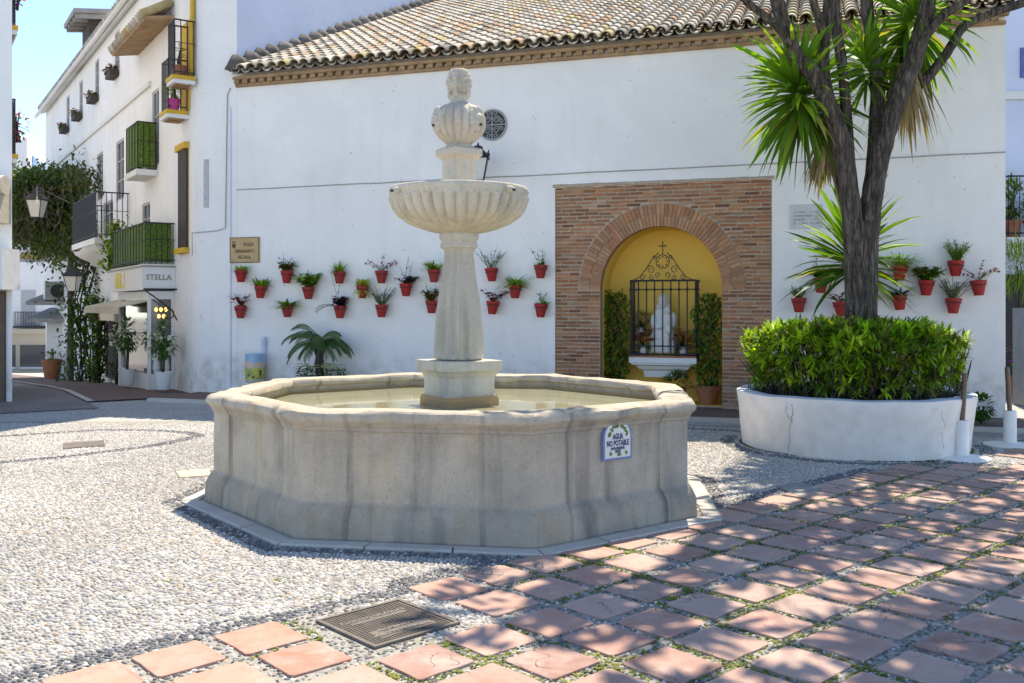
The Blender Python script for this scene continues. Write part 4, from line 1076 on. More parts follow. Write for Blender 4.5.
for px,py,ty,lb in POTS:
    u,z = WU(px,py+6,-.14); loc = WP(u,z-.02,-.14); lab = 'red pot, '+lb
    if pot0 is None:
        t = pot0 = thing('flower_pot', loc, lab, 'flower pot', 'red flower pots hung on the white wall'); pot_parts(t)
        base_children = list(t.children)
    else:
        t = pot0.copy(); COL.objects.link(t); t.location = loc; t.rotation_euler = (R.uniform(-.07,.02),R.uniform(-.09,.09),0); t['label'] = lab; OFF[t.name] = loc
        for c in base_children: d = c.copy(); COL.objects.link(d); d.parent = t
    a, b = MB(), MB(); fl = None
    if ty == 'lt': tuft(a,120,.16,.013,.9,.8,LGT)
    elif ty == 'br': tuft(a,150,.17,.016,1.1,.6,LGT+GRN)
    elif ty in ('be','be2'): stem_leaf(a,b,11,.22,.7,.032,RED,.4,6,True)
    elif ty in ('rg','rg2'): stem_leaf(a,b,16,.17,.6,.034,RED+GRN+GRN,.3,9,True); stem_leaf(a,b,6,.24,.5,.02,RED,.2,5)
    elif ty == 'bg': stem_leaf(a,b,38,.25,.8,.036,LGT+GRN,.4,9,True)
    elif ty == 'sp': tuft(a,170,.24,.016,.55,.7,GRN+LGT)
    elif ty == 'dl':
        for i in range(130): a.leaf((R.uniform(-.06,.06),R.uniform(-.05,.05),.19),(R.gauss(-.45,.6),R.gauss(-.2,.4),R.uniform(.4,1)),R.uniform(.14,.27),.018,.9,R.choice(LGT))
    elif ty == 'pt':
        stem_leaf(a,b,20,.16,.6,.036,PUR,.3,9,True); stem_leaf(a,b,2,.46,.12,.022,PUR,.0,7)
        for i in range(5): 
            p = Vector((-.05,-.05,.2)); d = Vector((-1,-.1,R.uniform(0,.5))); pts = [p]
            for q in range(5): p = p+d.normalized()*.075; d.z -= .28; pts.append(p)
            b.tube(pts,.0035,4)
            for q in pts[1:]: 
                for k in range(2): a.leaf(q,(R.gauss(0,1),R.gauss(0,1),.2),.05,.022,.5,PUR[1])
    elif ty == 'ye': tuft(a,70,.17,.026,1.4,1.1,[(.34,.34,.05),(.30,.32,.05),(.22,.28,.04)]); tuft(a,16,.2,.022,-.4,1,[(.34,.33,.06)])
    elif ty in ('rw','rs'):
        stem_leaf(a,b,6,.12,.8,.024,GRN,.3,4)
        for s in (-1,1,-.6,.7,.1):
            p = Vector((0,0,.19)); d = Vector((s,-.1,.9)); pts = [p]
            for q in range(5): p = p+d.normalized()*.062; d.z -= .17; pts.append(p)
            b.tube(pts,.0032,4)
            for q in pts[2:]:
                for k in range(5): a.leaf(q+Vector((R.gauss(0,.015),R.gauss(0,.015),R.gauss(0,.012))),(R.gauss(0,1),R.gauss(0,1),R.gauss(0,.6)),.035,.026,.4,R.choice(RED[:2]+[(.38,.03,.03)]))
    elif ty in ('gg','gh','he','gr'):
        stem_leaf(a,b,{'gg':34,'gh':30,'he':18,'gr':30}[ty],{'gg':.25,'gh':.26,'he':.27,'gr':.16}[ty],.7,.017,GRN if ty == 'he' else GRY,.2,12)
    elif ty == 'pu': stem_leaf(a,b,30,.2,1.1,.03,PUR,.5,9); stem_leaf(a,b,3,.34,.4,.022,PUR,.1,7)
    elif ty == 'gl': tuft(a,80,.19,.022,.9,.6,GRN+LGT)
    elif ty == 'sp2': tuft(a,150,.27,.017,1.0,1.1,GRN+LGT+[(.36,.40,.18)])
    elif ty in ('st','st2'):
        stem_leaf(a,b,5,.22,.45,.03,GRN,.3,7); tuft(a,20,.11,.025,.6,.5,GRN)
    elif ty in ('rf','rf2'): stem_leaf(a,b,8,.16,.9,.03,RED,.4,5,True)
    elif ty == 'gs': tuft(a,190,.30,.010,.8,.9,GRY+LGT); 
    elif ty == 'gb': stem_leaf(a,b,30,.2,.8,.034,GRN+GRN+[RED[1]],.3,9,True)
    elif ty == 'ps': tuft(a,90,.24,.015,.55,.5,PUR)
    elif ty == 'lb': stem_leaf(a,b,36,.24,.5,.022,LGT,.3,12)
    build('foliage', a, M['leaf'], t, local=True)
    if b.v: build('stems', b, M['petal'] if ty not in ('gg','gh') else M['leaf'], t, local=True)
for o in bpy.data.objects:
    if o.name.startswith('stems') and o.parent and o.parent.name.startswith('flower_pot'):
        a = o.data.color_attributes['Col']; c = np.tile(np.array([.10,.11,.035,1],dtype=np.float32),len(o.data.vertices)); a.data.foreach_set('color', c)

# small palm with white bedding flowers at the foot of the wall
u,_ = WU(322,345,-.45); pb = WP(u,.07,-.45); t = thing('small_palm', pb, 'small feather leaved palm with white flowers at its foot against the white wall', 'palm')
zt = WU(322,343,-.45)[1]; mb = MB(); pts = []; rr = []
for i in range(9): f = i/8; pts.append(pb+Vector((-.05*math.sin(f*2),0,f*(zt-.07)))); rr.append(.062+.014*(i%2)+(.022 if f > .8 else 0))
mb.tube(pts,rr,10,True,.3); build('trunk', mb, M['bark'], t, smooth=False)
mb = MB(); top = pts[-1]
for i in range(30):
    a = i*2.4; el = R.uniform(.15,1.2); d = Vector((math.cos(a),math.sin(a)*.8-.12,math.tan(el)*.9)).normalized(); p = top.copy(); L = R.uniform(.52,.68); sp_ = []; c = tuple(Vector((.085,.15,.055))*R.uniform(.75,1.35))
    for q in range(17):
        sp_.append((p.copy(),d.copy())); p = p+d*L/16; d = (d+Vector((0,0,-.085-.008*q*.6))).normalized()
    mb.cur = c; mb.tube([s_[0] for s_ in sp_],.006,4)
    for k,(q,dd) in enumerate(sp_[2:]):
        sd = dd.cross(Vector((0,0,1))).normalized()
        for s in (-1,1):
            for e in (0,.5): mb.leaf(q+dd*e*L/16, sd*s+dd*.7+Vector((0,0,-.1)), .17*(1-.45*(k/14))*R.uniform(.8,1.1), .013, .9, c, 2)
build('fronds', mb, M['leaf'], t)
m1, m2 = MB(), MB()
for i in range(520):
    q = pb+WE*R.uniform(-.44,.44)+WN*R.uniform(-.17,.17)+Vector((0,0,.34+R.uniform(0,.14))); m1.leaf(q,(R.gauss(0,1),R.gauss(0,1),R.uniform(.0,1)),.06,.03,.4,tuple(Vector((.06,.12,.02))*R.uniform(.6,1.4)))
for i in range(90):
    q = pb+WE*R.uniform(-.44,.44)+WN*R.uniform(-.2,.1)+Vector((0,0,.49+R.uniform(0,.08)))
    for k in range(5): m2.leaf(q,(math.cos(k*1.25),math.sin(k*1.25),.5),.055,.045,.3,(.75,.74,.7),2)
build('bedding_leaves', m1, M['leaf'], t); build('bedding_flowers', m2, M['petal'], t)
mb = MB(); mb.obox(pb-WE*.48-WN*.18, WE*.96, WN*.36, (0,0,.36)); build('trough', mb, M['trim'], t, bevel=.02)
# ------------------------------------------------------------------ planter, hedge, trees
def D(px, py, y): return Vector(((px-512)/F*y, y, H-(py-Y0)/F*y))
t = thing('round_planter', PC, 'big round white plastered planter with hairline cracks holding the hedge and trees', 'planter')
mb = MB(); rows = []
for r,z in ((1.24,-.03),(1.243,.03),(1.262,.25),(1.288,.48),(1.31,.60),(1.305,.625),(1.28,.632),(1.15,.63),(1.13,.62),(1.12,.5)):
    row = []
    for k in range(72):
        a = 2*math.pi*k/72; q = r+.012*noise.noise(Vector((math.cos(a)*3,math.sin(a)*3,z*3)))
        row.append(PC+Vector((q*math.cos(a),q*math.sin(a),z+.012*noise.noise(Vector((math.cos(a)*4,math.sin(a)*4,z))))))
    rows.append(row)
mb.grid(rows,True); build('wall', mb, M['planter'], t, smooth=True, auto=40)
mb = MB(); mb.grid([[p+Vector(((p-PC).x*.002,(p-PC).y*.002,.003)) for p in r] for r in rows[5:8]],True); build('painted_rim', mb, M['rimpaint'], t, smooth=True)
mb = MB(); mb.lathe([(1.14,.585),(.7,.61),(.02,.62)], PC, 40); build('soil', mb, M['soil'], t)
for az,z0,z1 in ((-140,.61,.04),(-137.5,.61,.36),(-66,.61,.34),(-64.5,.30,.04)):
    pts = []; n = 18; mb = MB()
    for i in range(n+1):
        z = z0+(z1-z0)*i/n; a = rad(az+2.6*noise.noise(Vector((z*7,az,0)))+.5*noise.noise(Vector((z*40,az,0)))); q = 1.2655+(z-.25)*.105
        pts.append(PC+Vector((q*math.cos(a),q*math.sin(a),z)))
    mb.tube(pts,[.001+.0035*abs(noise.noise(Vector((i*.9,az,2)))) for i in range(n+1)],4); build('crack', mb, M['dark'], t)
t = thing('hedge', PC+Vector((0,0,.61)), 'dense bright green hedge of narrow leaves filling the round white planter', 'hedge')
mb = MB(); m2 = MB()
lc = [(.19,.35,.025),(.27,.43,.028),(.36,.50,.035),(.10,.19,.02),(.42,.52,.05),(.15,.28,.025),(.24,.25,.04),(.18,.14,.05)]
nc = 1500
for k in range(nc):                              # shoots, each a rosette of lance leaves
    a = R.uniform(0,6.283); rr_ = 1.235*math.sqrt(R.uniform(.02,1)); inn = R.random() < .22; zt_ = 1.40-.13*(rr_/1.235)**5+.05*noise.noise(Vector((math.cos(a)*rr_*2.2,math.sin(a)*rr_*2.2,0)))
    edge = rr_ > .96
    z = R.uniform(.70,zt_) if edge and R.random() < .85 else R.uniform(zt_-.16,zt_+.04)
    if inn: z = R.uniform(.72,1.25); edge = True
    if z < .98: rr_ *= .95
    rr_ *= 1+.05*noise.noise(Vector((a*3,z*4,2)))
    p = PC+Vector((rr_*math.cos(a),rr_*math.sin(a),z)); out = Vector((math.cos(a),math.sin(a),0))*(1.0 if edge else .25)+Vector((0,0,.9 if z > 1.25 else .35))
    tone = R.choice(lc); old = R.uniform(.65,1.2)
    for q in range(15):
        d = (out.normalized()*.7+Vector((R.gauss(0,.6),R.gauss(0,.6),R.gauss(0,.5)))).normalized()
        mb.leaf(p-out.normalized()*R.uniform(0,.10), d, R.uniform(.085,.145), R.uniform(.022,.034), R.uniform(.2,.8), tuple(Vector(tone)*old*R.uniform(.75,1.2)))
for k in range(130):
    a = R.uniform(0,6.283); rr_ = 1.1*math.sqrt(R.random()); b = PC+Vector((rr_*math.cos(a),rr_*math.sin(a),.58)); e = b+Vector((math.cos(a)*R.uniform(.05,.25),math.sin(a)*R.uniform(.05,.25),R.uniform(.35,.75)))
    m2.tube([b,(b+e)/2+Vector((R.gauss(0,.03),R.gauss(0,.03),0)),e],[.011,.009,.005],5)
build('foliage', mb, M['leaf'], t); build('stems', m2, M['bark'], t)
t = thing('border_fence', PC+Vector((0,0,.62)), 'low row of thin wire hoops edging the soil inside the round planter', 'edging')
mb = MB()
for k in range(26):
    a = rad(165+k*8.2); c = PC+Vector((1.165*math.cos(a),1.165*math.sin(a),.61)); sd = Vector((-math.sin(a),math.cos(a),0))
    mb.tube([c+sd*.115*math.cos(q)+Vector((0,0,.15*math.sin(q))) for q in [math.pi*i/12 for i in range(13)]],.0035,4)
build('hoops', mb, M['iron'], t)

tr = thing('tree', D(860,395,11.05), 'tall dark barked tree splitting into many upright limbs above the round planter', 'tree')
mb = MB()
def stem(pts, r0, r1, Y=11.0, dY=0.0, n=12, ext=None):
    P = [D(x,y,Y+dY*i/(len(pts)-1)) for i,(x,y) in enumerate(pts)]
    if ext: 
        d = (P[-1]-P[-2]).normalized(); P += [P[-1]+d*ext*.5+Vector((0,-ext*.1,ext*.1)), P[-1]+d*ext+Vector((0,-ext*.3,ext*.2))]
    Q = []                                       # smooth the path
    for i in range(len(P)-1):
        a,b,c,d = P[max(i-1,0)],P[i],P[i+1],P[min(i+2,len(P)-1)]
        for s in range(4):
            u = s/4; Q.append(.5*((2*b)+(c-a)*u+(2*a-5*b+4*c-d)*u*u+(3*b-a-3*c+d)*u**3))
    Q.append(P[-1]); m = len(Q); rr = [r0+(r1-r0)*(i/(m-1)) for i in range(m)]
    b_ = MB(); b_.tube(Q, rr, n, True, .12); return b_, Q
b_,Q = stem([(861,402),(861,350),(861,300),(861,255),(861,222)], .175, .17, 11.05, 0, 16)
b2,_ = stem([(856,320),(854,240),(850,200),(842,145),(829,106),(813,74),(797,58),(787,32),(776,-5)], .125, .065, 11.05, -.3, 12, 2.2)
b3,_ = stem([(865,320),(867,240),(872,200),(880,155),(893,113),(912,64),(922,32),(929,-5)], .135, .078, 11.0, .2, 12, 2.2)
for x in (b2,b3):
    o = len(b_.v); b_.v += x.v; b_.c += x.c; b_.f += [[i+o for i in f] for f in x.f]
build('trunk', b_, M['bark'], tr, smooth=True)
LIMBS = [([(790,45),(780,29),(765,16),(742,-4)],.05,.038,10.75,-.2,1.6),([(833,120),(829,100),(824,64),(826,32),(829,-4)],.068,.05,10.9,0,2.0),([(826,45),(820,22),(812,-5)],.05,.04,10.85,-.2,1.5),
         ([(850,170),(846,110),(842,64),(837,32),(835,-4)],.068,.05,11.15,.1,2.0),([(872,190),(876,125),(877,80),(871,32),(866,-4)],.09,.065,11.35,.3,2.0),
         ([(914,60),(924,38),(945,14),(972,-6)],.062,.05,11.1,0,2.0),([(905,95),(925,80),(941,61),(952,45),(963,27),(985,15),(1030,0)],.062,.05,11.4,.2,1.2)]
tips = []
for pts,r0,r1,Y,dY,ext in LIMBS:
    b_,Q = stem(pts,r0,r1,Y,dY,10,ext); build('limb', b_, M['bark'], tr, smooth=True); tips.append(Q[-1])
# crown above the picture: it throws the dappled shade over the paving
mb = MB(); m2 = MB(); SX, SY = .16, .505
for k in range(80):
    gy = R.uniform(3.6,9.4); left = (.2 if gy < 5.0 else .0 if gy < 6 else (gy-6)*.62); gx = R.uniform(left, gy*.56+1.2)
    if R.random() < .35 and gx < left+.9: continue
    if gy > 7.5 and R.random() < .65: continue
    z = R.uniform(6.3,7.6); c = Vector((gx+SX*z, gy+SY*z, z))
    if c.z-.75 < 1.6+.3232*c.y+.2: c = Vector((gx+SX*(z+.9), gy+SY*(z+.9), z+.9))
    rad_ = R.uniform(.30,.50); n = int(62*rad_/.4)
    tone = Vector(R.choice([(.05,.11,.02),(.07,.15,.025),(.09,.17,.03)]))
    tp = min(tips, key=lambda q: (q-c).length); 
    m2.tube([tp,tp.lerp(c,.35)+Vector((R.gauss(0,.15),R.gauss(0,.15),.3)),tp.lerp(c,.7)+Vector((R.gauss(0,.15),R.gauss(0,.15),.2)),c],[.016,.012,.009,.004],5)
    for q in range(n):
        o = Vector((R.gauss(0,1),R.gauss(0,1),R.gauss(0,.6))); o = o.normalized()*rad_*R.random()**.5
        mb.leaf(c+o, (o.normalized()+Vector((R.gauss(0,.5),R.gauss(0,.5),R.gauss(0,.3)))), R.uniform(.16,.30), R.uniform(.06,.10), .5, tuple(tone*R.uniform(.7,1.3)))
build('crown', mb, M['leaf'], tr); build('twigs', m2, M['bark'], tr)

def yucca(name, trunk, r, heads, label, dead):
    base = trunk[0]; t = thing(name, base, label, 'yucca'); mb = MB(); mb.tube(trunk, [r*(1-.25*i/(len(trunk)-1)) for i in range(len(trunk))], 10, True, .3); build('trunk', mb, M['bark'], t, smooth=True)
    for c, ax, n, L, droop, spread in heads:
        ax = Vector(ax).normalized(); mb = MB()
        e1 = ax.orthogonal().normalized(); e2 = ax.cross(e1)
        for i in range(n):
            th = rad(8+spread*((i+.5)/n)**.75)*R.uniform(.9,1.1); ph = i*2.39996+R.uniform(-.2,.2)
            d = ax*math.cos(th)+(e1*math.cos(ph)+e2*math.sin(ph))*math.sin(th)
            f = i/n; k = R.random(); col = Vector((.13,.25,.022)).lerp(Vector((.055,.12,.018)), f)
            if k < .22: col = Vector((.24,.34,.035))
            elif k < .30 and f > .5: col = Vector((.30,.24,.08))
            LL = L*R.uniform(.68,1.08); drp = droop*R.uniform(.4,2.1); w = R.uniform(.056,.080); p = c+ax*(.16-.32*f)+d*.03
            side = d.cross(Vector((R.gauss(0,.4),R.gauss(0,.4),1))).normalized()
            mb.cur = tuple(col*R.uniform(.8,1.25)); rows = []; q = p.copy(); dd = d.copy(); nrm = side.cross(dd).normalized()
            for s,(wf) in enumerate((.55,.85,1,.92,.62,.04)):
                hw = side*w*.5*wf; rows.append([q-hw+nrm*.010*wf, q, q+hw+nrm*.010*wf]); dd = (dd+Vector((0,0,-drp*.2*(s+.4)/2.5))).normalized(); q = q+dd*LL/5
            mb.grid(rows)
        build('leaf_crown', mb, M['leaf'], t)
    mb = MB()
    for c, n, L, sp_ in dead:
        for i in range(n):
            a = R.uniform(0,6.28); c2 = c+Vector((math.cos(a)*sp_,math.sin(a)*sp_,R.uniform(-.1,.15)))
            col = Vector((.30,.19,.09)).lerp(Vector((.42,.31,.18)), R.random())*R.uniform(.6,1.15)
            mb.leaf(c2,(math.cos(a)*.4+R.gauss(0,.12),math.sin(a)*.4+R.gauss(0,.12),-1), L*R.uniform(.6,1.1), R.uniform(.025,.05), .3, tuple(col))
    if mb.v: build('dry_leaf_skirt', mb, M['deadleaf'], t)
C1 = D(800,98,11.25); C2 = D(912,25,11.7); C3 = D(851,262,11.8); C4 = D(866,70,11.5)
yucca('yucca', [D(857,398,11.45),D(857,320,11.45),D(855,240,11.4),D(836,170,11.4),C1], .085, [(C1,(-.35,-.35,.75),205,.95,.42,142)], 'tall yucca with a wide bright leaf head left of the dark tree trunk', [(D(827,152,11.35),85,.52,.12)])
yucca('yucca', [D(866,398,11.6),D(867,300,11.6),D(876,190,11.6),D(893,110,11.7),C2], .085, [(C2,(.1,-.3,.6),150,.92,.75,150),(C4,(-.2,-.1,.9),70,.66,.5,120)], 'tall yucca with drooping green leaves and a long dry skirt among the right limbs', [(D(904,72,11.55),110,.95,.13)])
yucca('yucca', [D(854,398,11.85),D(854,330,11.85),C3], .06, [(C3,(.05,-.08,.9),120,.92,.35,105)], 'low young yucca with yellow green leaves directly behind the tree trunk', [])
b = D(981,417,12.6); t = thing('low_shrub', Vector((b.x,b.y,.07)), 'small round green shrub against the foot of the white wall, right of the planter', 'shrub'); mb = MB(); m2 = MB()
for i in range(420):
    d = Vector((R.gauss(0,1),R.gauss(0,1),R.gauss(0,1))).normalized(); mb.leaf(Vector((b.x,b.y,.28))+Vector((d.x*.18,d.y*.16,d.z*.18))*R.uniform(.6,1), d, .06,.035,.4,tuple(Vector((.06,.12,.025))*R.uniform(.6,1.5)))
for k in range(6): m2.tube([(b.x,b.y,.05),(b.x+R.gauss(0,.06),b.y+R.gauss(0,.06),.26)],.007,4)
build('foliage', mb, M['leaf'], t); build('stems', m2, M['bark'], t)

# two barrier posts in white sleeves
def post(p, topz, tilt, label):
    t = thing('barrier_post', p, label, 'post', 'barrier posts with round white bases')
    mb = MB(); mb.lathe([(.275,-.003),(.285,.008),(.283,.022),(.20,.034),(.10,.040),(.078,.046)], (0,0,0), 40, None, True, True); build('base', mb, M['whitep'], t, smooth=True, auto=40, local=True)
    mb = MB(); mb.lathe([(.070,.04),(.069,.40),(.064,.408),(.03,.41)], (0,0,0), 22, None, True, True); build('sleeve', mb, M['whitep'], t, smooth=True, auto=40, local=True)
    mb = MB(); mb.tube([(0,0,.36),(tilt*.5,0,(topz+.36)/2),(tilt,0,topz)], .027, 12); build('pole', mb, M['pole'], t, smooth=True, auto=40, local=True)
    return t
a = post(G(962,459), .905, .03, 'brown pole in a white sleeve and round base, in front of the round planter')
b = dup(a, G(1010,446), rad(150), 'brown pole in a white sleeve and round base, at the right edge past the planter')

# ------------------------------------------------------------------ building at the right edge
Yb = 19.0
t = thing('corner_building', (12.5,Yb,0), 'bluish white building with a planted balcony beyond the right end of the chapel', 'building')
mb = MB(); mb.obox((9.3,Yb,-.1),(9,0,0),(2.9,8,0),(0,0,11)); build('wall', mb, M['blue_white'], t)
def xz(px,py,y): return (px-512)/F*y, H-(py-Y0)/F*y
x,z = xz(1006,238,Yb-.5); mb = MB(); mb.obox((x-.1,Yb-.75,z-.12),(4,0,0),(0,.748,0),(0,0,.12)); mb.obox((x,Yb-.6,z-.30),(4,0,0),(0,.598,0),(0,0,.178)); bl_ = build('balcony', mb, M['trim'], t)
mb = MB(); z2 = xz(1006,175,Yb-.7)[1]
for i in range(36): mb.tube([(x-.06+i*.11,Yb-.70,z),(x-.06+i*.11,Yb-.70,z2)],.009,5)
for i in range(6): mb.tube([(x-.06,Yb-.70+i*.12,z),(x-.06,Yb-.70+i*.12,z2)],.009,5)
for zz in (z+.08,z2-.02): mb.tube([(x-.06,Yb,zz),(x-.06,Yb-.70,zz),(x+3.9,Yb-.70,zz)],.016,5)
build('railing', mb, M['iron'], bl_)
x0,za = xz(1020,78,Yb); zb_ = xz(1020,48,Yb)[1]; mb = MB(); mb.obox((x0,Yb-.03,za),(.9,0,0),(0,.028,0),(0,0,zb_-za)); build('window', mb, M['bluesign'], t)
zc = xz(1006,95,Yb)[1]; mb = MB(); mb.obox((9.25,Yb-.08,zc-.1),(9,0,0),(0,.078,0),(0,0,.16)); build('string_course', mb, M['trim'], t)
mb = MB(); mb.obox((9.65,Yb-.04,-.05),(1.0,0,0),(0,.038,0),(0,0,2.3)); build('door', mb, M['darkw'], t)
xg,zg = xz(1014,308,15.6); mb = MB(); mb.obox((xg,15.3,0),(.9,0,0),(0,.35,0),(0,0,zg)); mb.obox((xg+.05,15.285,.12),(.8,0,0),(0,.014,0),(0,0,zg-.2)); build('utility_cabinet', mb, M['steel'], label='tall grey metal cabinet at the right edge beyond the chapel', cat='cabinet', bevel=.006)
def bushy(name, base, w, h, n, cols, label, pot=None, L=.16, wd=.03, cat='plant', stem_h=.5, droop=.5, pm='terra'):
    t = thing(name, base, label, cat); mb = MB(); m2 = MB()
    for i in range(n):
        d = Vector((R.gauss(0,1),R.gauss(0,1),R.gauss(0,1))).normalized()*R.random()**.4
        p = Vector(base)+Vector((d.x*w,d.y*w,h*(stem_h+(1-stem_h)*.5)+d.z*h*(1-stem_h)*.5))
        mb.leaf(p,d+Vector((R.gauss(0,.4),R.gauss(0,.4),.3)),L*R.uniform(.6,1.2),wd,droop,tuple(Vector(R.choice(cols))*R.uniform(.65,1.3)))
    for k in range(3): m2.tube([Vector(base)+Vector((R.gauss(0,.02),R.gauss(0,.02),0)),Vector(base)+Vector((R.gauss(0,.04),R.gauss(0,.04),h*.5)),Vector(base)+Vector((R.gauss(0,w*.3),0,h*.85))],[.022,.018,.008],6)
    build('foliage', mb, M['leaf'], t); build('stems', m2, M['bark'], t)
    if pot:
        m3 = MB(); r,ph = pot; m3.lathe([(r*.68,0),(r*.72,.02),(r*.96,ph*.85),(r*1.03,ph*.86),(r*1.05,ph),(r*.95,ph),(r*.9,ph*.9),(.01,ph*.9)], base, 20, None, True, False); build('pot', m3, M[pm], t, smooth=True, auto=40)
    return t
bushy('balcony_plant',(xz(1013,230,Yb-.4)[0],Yb-.4,z),.2,1.15,220,LGT+GRN,'tall green plant in a terracotta pot on the balcony at the right edge',(.16,.35),.18,.05,stem_h=.3)
bushy('balcony_plant',(xz(1022,232,Yb-.4)[0]+.2,Yb-.4,z),.18,.8,160,GRN,'short leafy plant in a pot on the balcony cut by the right edge',(.16,.35),.16,.05,stem_h=.4)
p = D(1019,420,17.2); bushy('papyrus_plant',(p.x,p.y,0),.42,2.75,520,LGT,'tall feathery yellow green plant on a thin stem at the right edge',(.2,.35),.42,.018,stem_h=.72,droop=.8)
p = D(1013,415,17.0); bushy('flower_tub',(p.x-.05,p.y-.3,0),.22,1.0,150,GRN+[(.3,.03,.3)],'small dark plant with purple flowers by the door at the right edge',(.15,.3),.1,.04)

# ------------------------------------------------------------------ houses along the street on the left
def holes(mb, fr, s0, s1, z0, z1, hs, dep):
    cs = sorted(set([s0,s1]+[h[0] for h in hs]+[h[1] for h in hs])); cz = sorted(set([z0,z1]+[h[2] for h in hs]+[h[3] for h in hs]))
    for a,b in zip(cs[:-1],cs[1:]):
        for c,d in zip(cz[:-1],cz[1:]):
            m_,n_ = (a+b)/2,(c+d)/2
            if any(h[0] < m_ < h[1] and h[2] < n_ < h[3] for h in hs): continue
            mb.face([fr(a,c,0),fr(b,c,0),fr(b,d,0),fr(a,d,0)])
    for h in hs:
        a,b,c,d = h; P = [(a,c),(b,c),(b,d),(a,d)]
        for (x,y),(x2,y2) in zip(P,P[1:]+P[:1]): mb.face([fr(x,y,0),fr(x2,y2,0),fr(x2,y2,-dep),fr(x,y,-dep)])
def window(par, fr, h, dep, glassm='glass', framem='greyshut', nx=2, ny=3, name='window'):
    a,b,c,d = h; mb = MB(); w = .05
    def bx(x0,x1,y0,y1,p0,p1): mb.obox(fr(x0,y0,p0), fr(x1,y0,p0)-fr(x0,y0,p0), fr(x0,y1,p0)-fr(x0,y0,p0), fr(x0,y0,p1)-fr(x0,y0,p0))
    bx(a+.003,a+w,c+.003,d-.003,-dep+.002,-dep+.05); bx(b-w,b-.003,c+.003,d-.003,-dep+.002,-dep+.05); bx(a+w,b-w,c+.003,c+w,-dep+.002,-dep+.05); bx(a+w,b-w,d-w,d-.003,-dep+.002,-dep+.05)
    for i in range(1,nx): x = a+(b-a)*i/nx; bx(x-.02,x+.02,c+w,d-w,-dep+.002,-dep+.045)
    for i in range(1,ny): y = c+(d-c)*i/ny; bx(a+w,b-w,y-.015,y+.015,-dep+.002,-dep+.035)
    o = build(name, mb, M[framem], par); m2 = MB(); m2.face([fr(a,c,-dep+.012),fr(b,c,-dep+.012),fr(b,d,-dep+.012),fr(a,d,-dep+.012)]); build('pane', m2, M[glassm], o); return o
def fbox(mb, fr, s0,s1,z0,z1,p0,p1): o = fr(s0,z0,p0); mb.obox(o, fr(s1,z0,p0)-o, fr(s0,z1,p0)-o, fr(s0,z0,p1)-o)
def balcony(par, fr, s0, s1, z, proj, rh, mat='iron', slab=.16, bars=None, slabm='trim', under=None, mesh=None):
    mb = MB(); fbox(mb,fr,s0,s1,z-slab,z,.002,proj); o = build('balcony', mb, M[slabm], par)
    if under:
        mb = MB(); n = 3
        for i in range(n): fbox(mb,fr,s0+.06+(s1-s0-.06)*i/n,s0-.02+(s1-s0)*(i+1)/n,z-slab-.02,z-slab-.001,.06,proj-.06)
        build('tile_underside', mb, M[under], o)
        mb = MB(); fbox(mb,fr,s0-.015,s1+.015,z-slab*.45,z+.012,.004,proj+.015); build('edge_band', mb, M['yellowp'], o)
    mb = MB(); a = .03
    def path(zz): return [fr(s0+a,zz,.0),fr(s0+a,zz,proj-a),fr(s1-a,zz,proj-a),fr(s1-a,zz,.0)]
    mb.tube(path(z+rh),.016,5); mb.tube(path(z+.08),.012,5); mb.tube(path(z+rh*.6),.008,5)
    n = bars or int((s1-s0)/(.26 if mesh else .11))
    for i in range(n+1): s = s0+a+(s1-s0-2*a)*i/n; mb.tube([fr(s,z,proj-a),fr(s,z+rh,proj-a)],.010,5)
    for i in range(int(proj/.13)+1):
        for s in (s0+a,s1-a): q = a+(proj-2*a)*i/max(1,int(proj/.11)); mb.tube([fr(s,z,q),fr(s,z+rh,q)],.010,5)
    build('railing', mb, M[mat], o)
    if mesh:
        mb = MB(); b_ = a+.012
        for P in ((fr(s0+b_,z+.04,.05),fr(s0+b_,z+.04,proj-b_)),(fr(s0+b_,z+.04,proj-b_),fr(s1-b_,z+.04,proj-b_)),(fr(s1-b_,z+.04,proj-b_),fr(s1-b_,z+.04,.05))):
            n = 14
            def wv(f): q = P[0].lerp(P[1],f); return q+Vector((noise.noise(q*7)*.02,noise.noise(q*7+Vector((5,0,0)))*.02,0))
            mb.grid([[wv(i/n) for i in range(n+1)],[wv(i/n)+Vector((0,0,rh*.5)) for i in range(n+1)],[wv(i/n)+Vector((0,0,rh*.96)) for i in range(n+1)]])
        build('privacy_screen', mb, M[mesh], o)
    return o
# corner house
UB = WU(238,30)[0]; HB = 11.5; SB = 1.45
t = thing('corner_house', LP(.6,0,-2), 'tall white corner house joining the left end of the chapel, with two small balconies', 'building')
A_ = Vector((L0.x,L0.y,0)); UB = UL-.003; B_ = WP(UB,0,.0); C_ = WP(UB,0,8.5); E_ = LP(SB,0,0); Dk = E_+(C_-B_)
FRb = lambda u,z,p: WP(u,z,-p)
ua = (A_-W0).dot(WE)
mb = MB(); hb = [LS(191,252)[1],LS(186,142)[1]]
P = [A_,B_,C_,Dk,E_]
def side(a,b): mb.face([a+Vector((0,0,-.5)),b+Vector((0,0,-.5)),b+Vector((0,0,HB)),a+Vector((0,0,HB))])
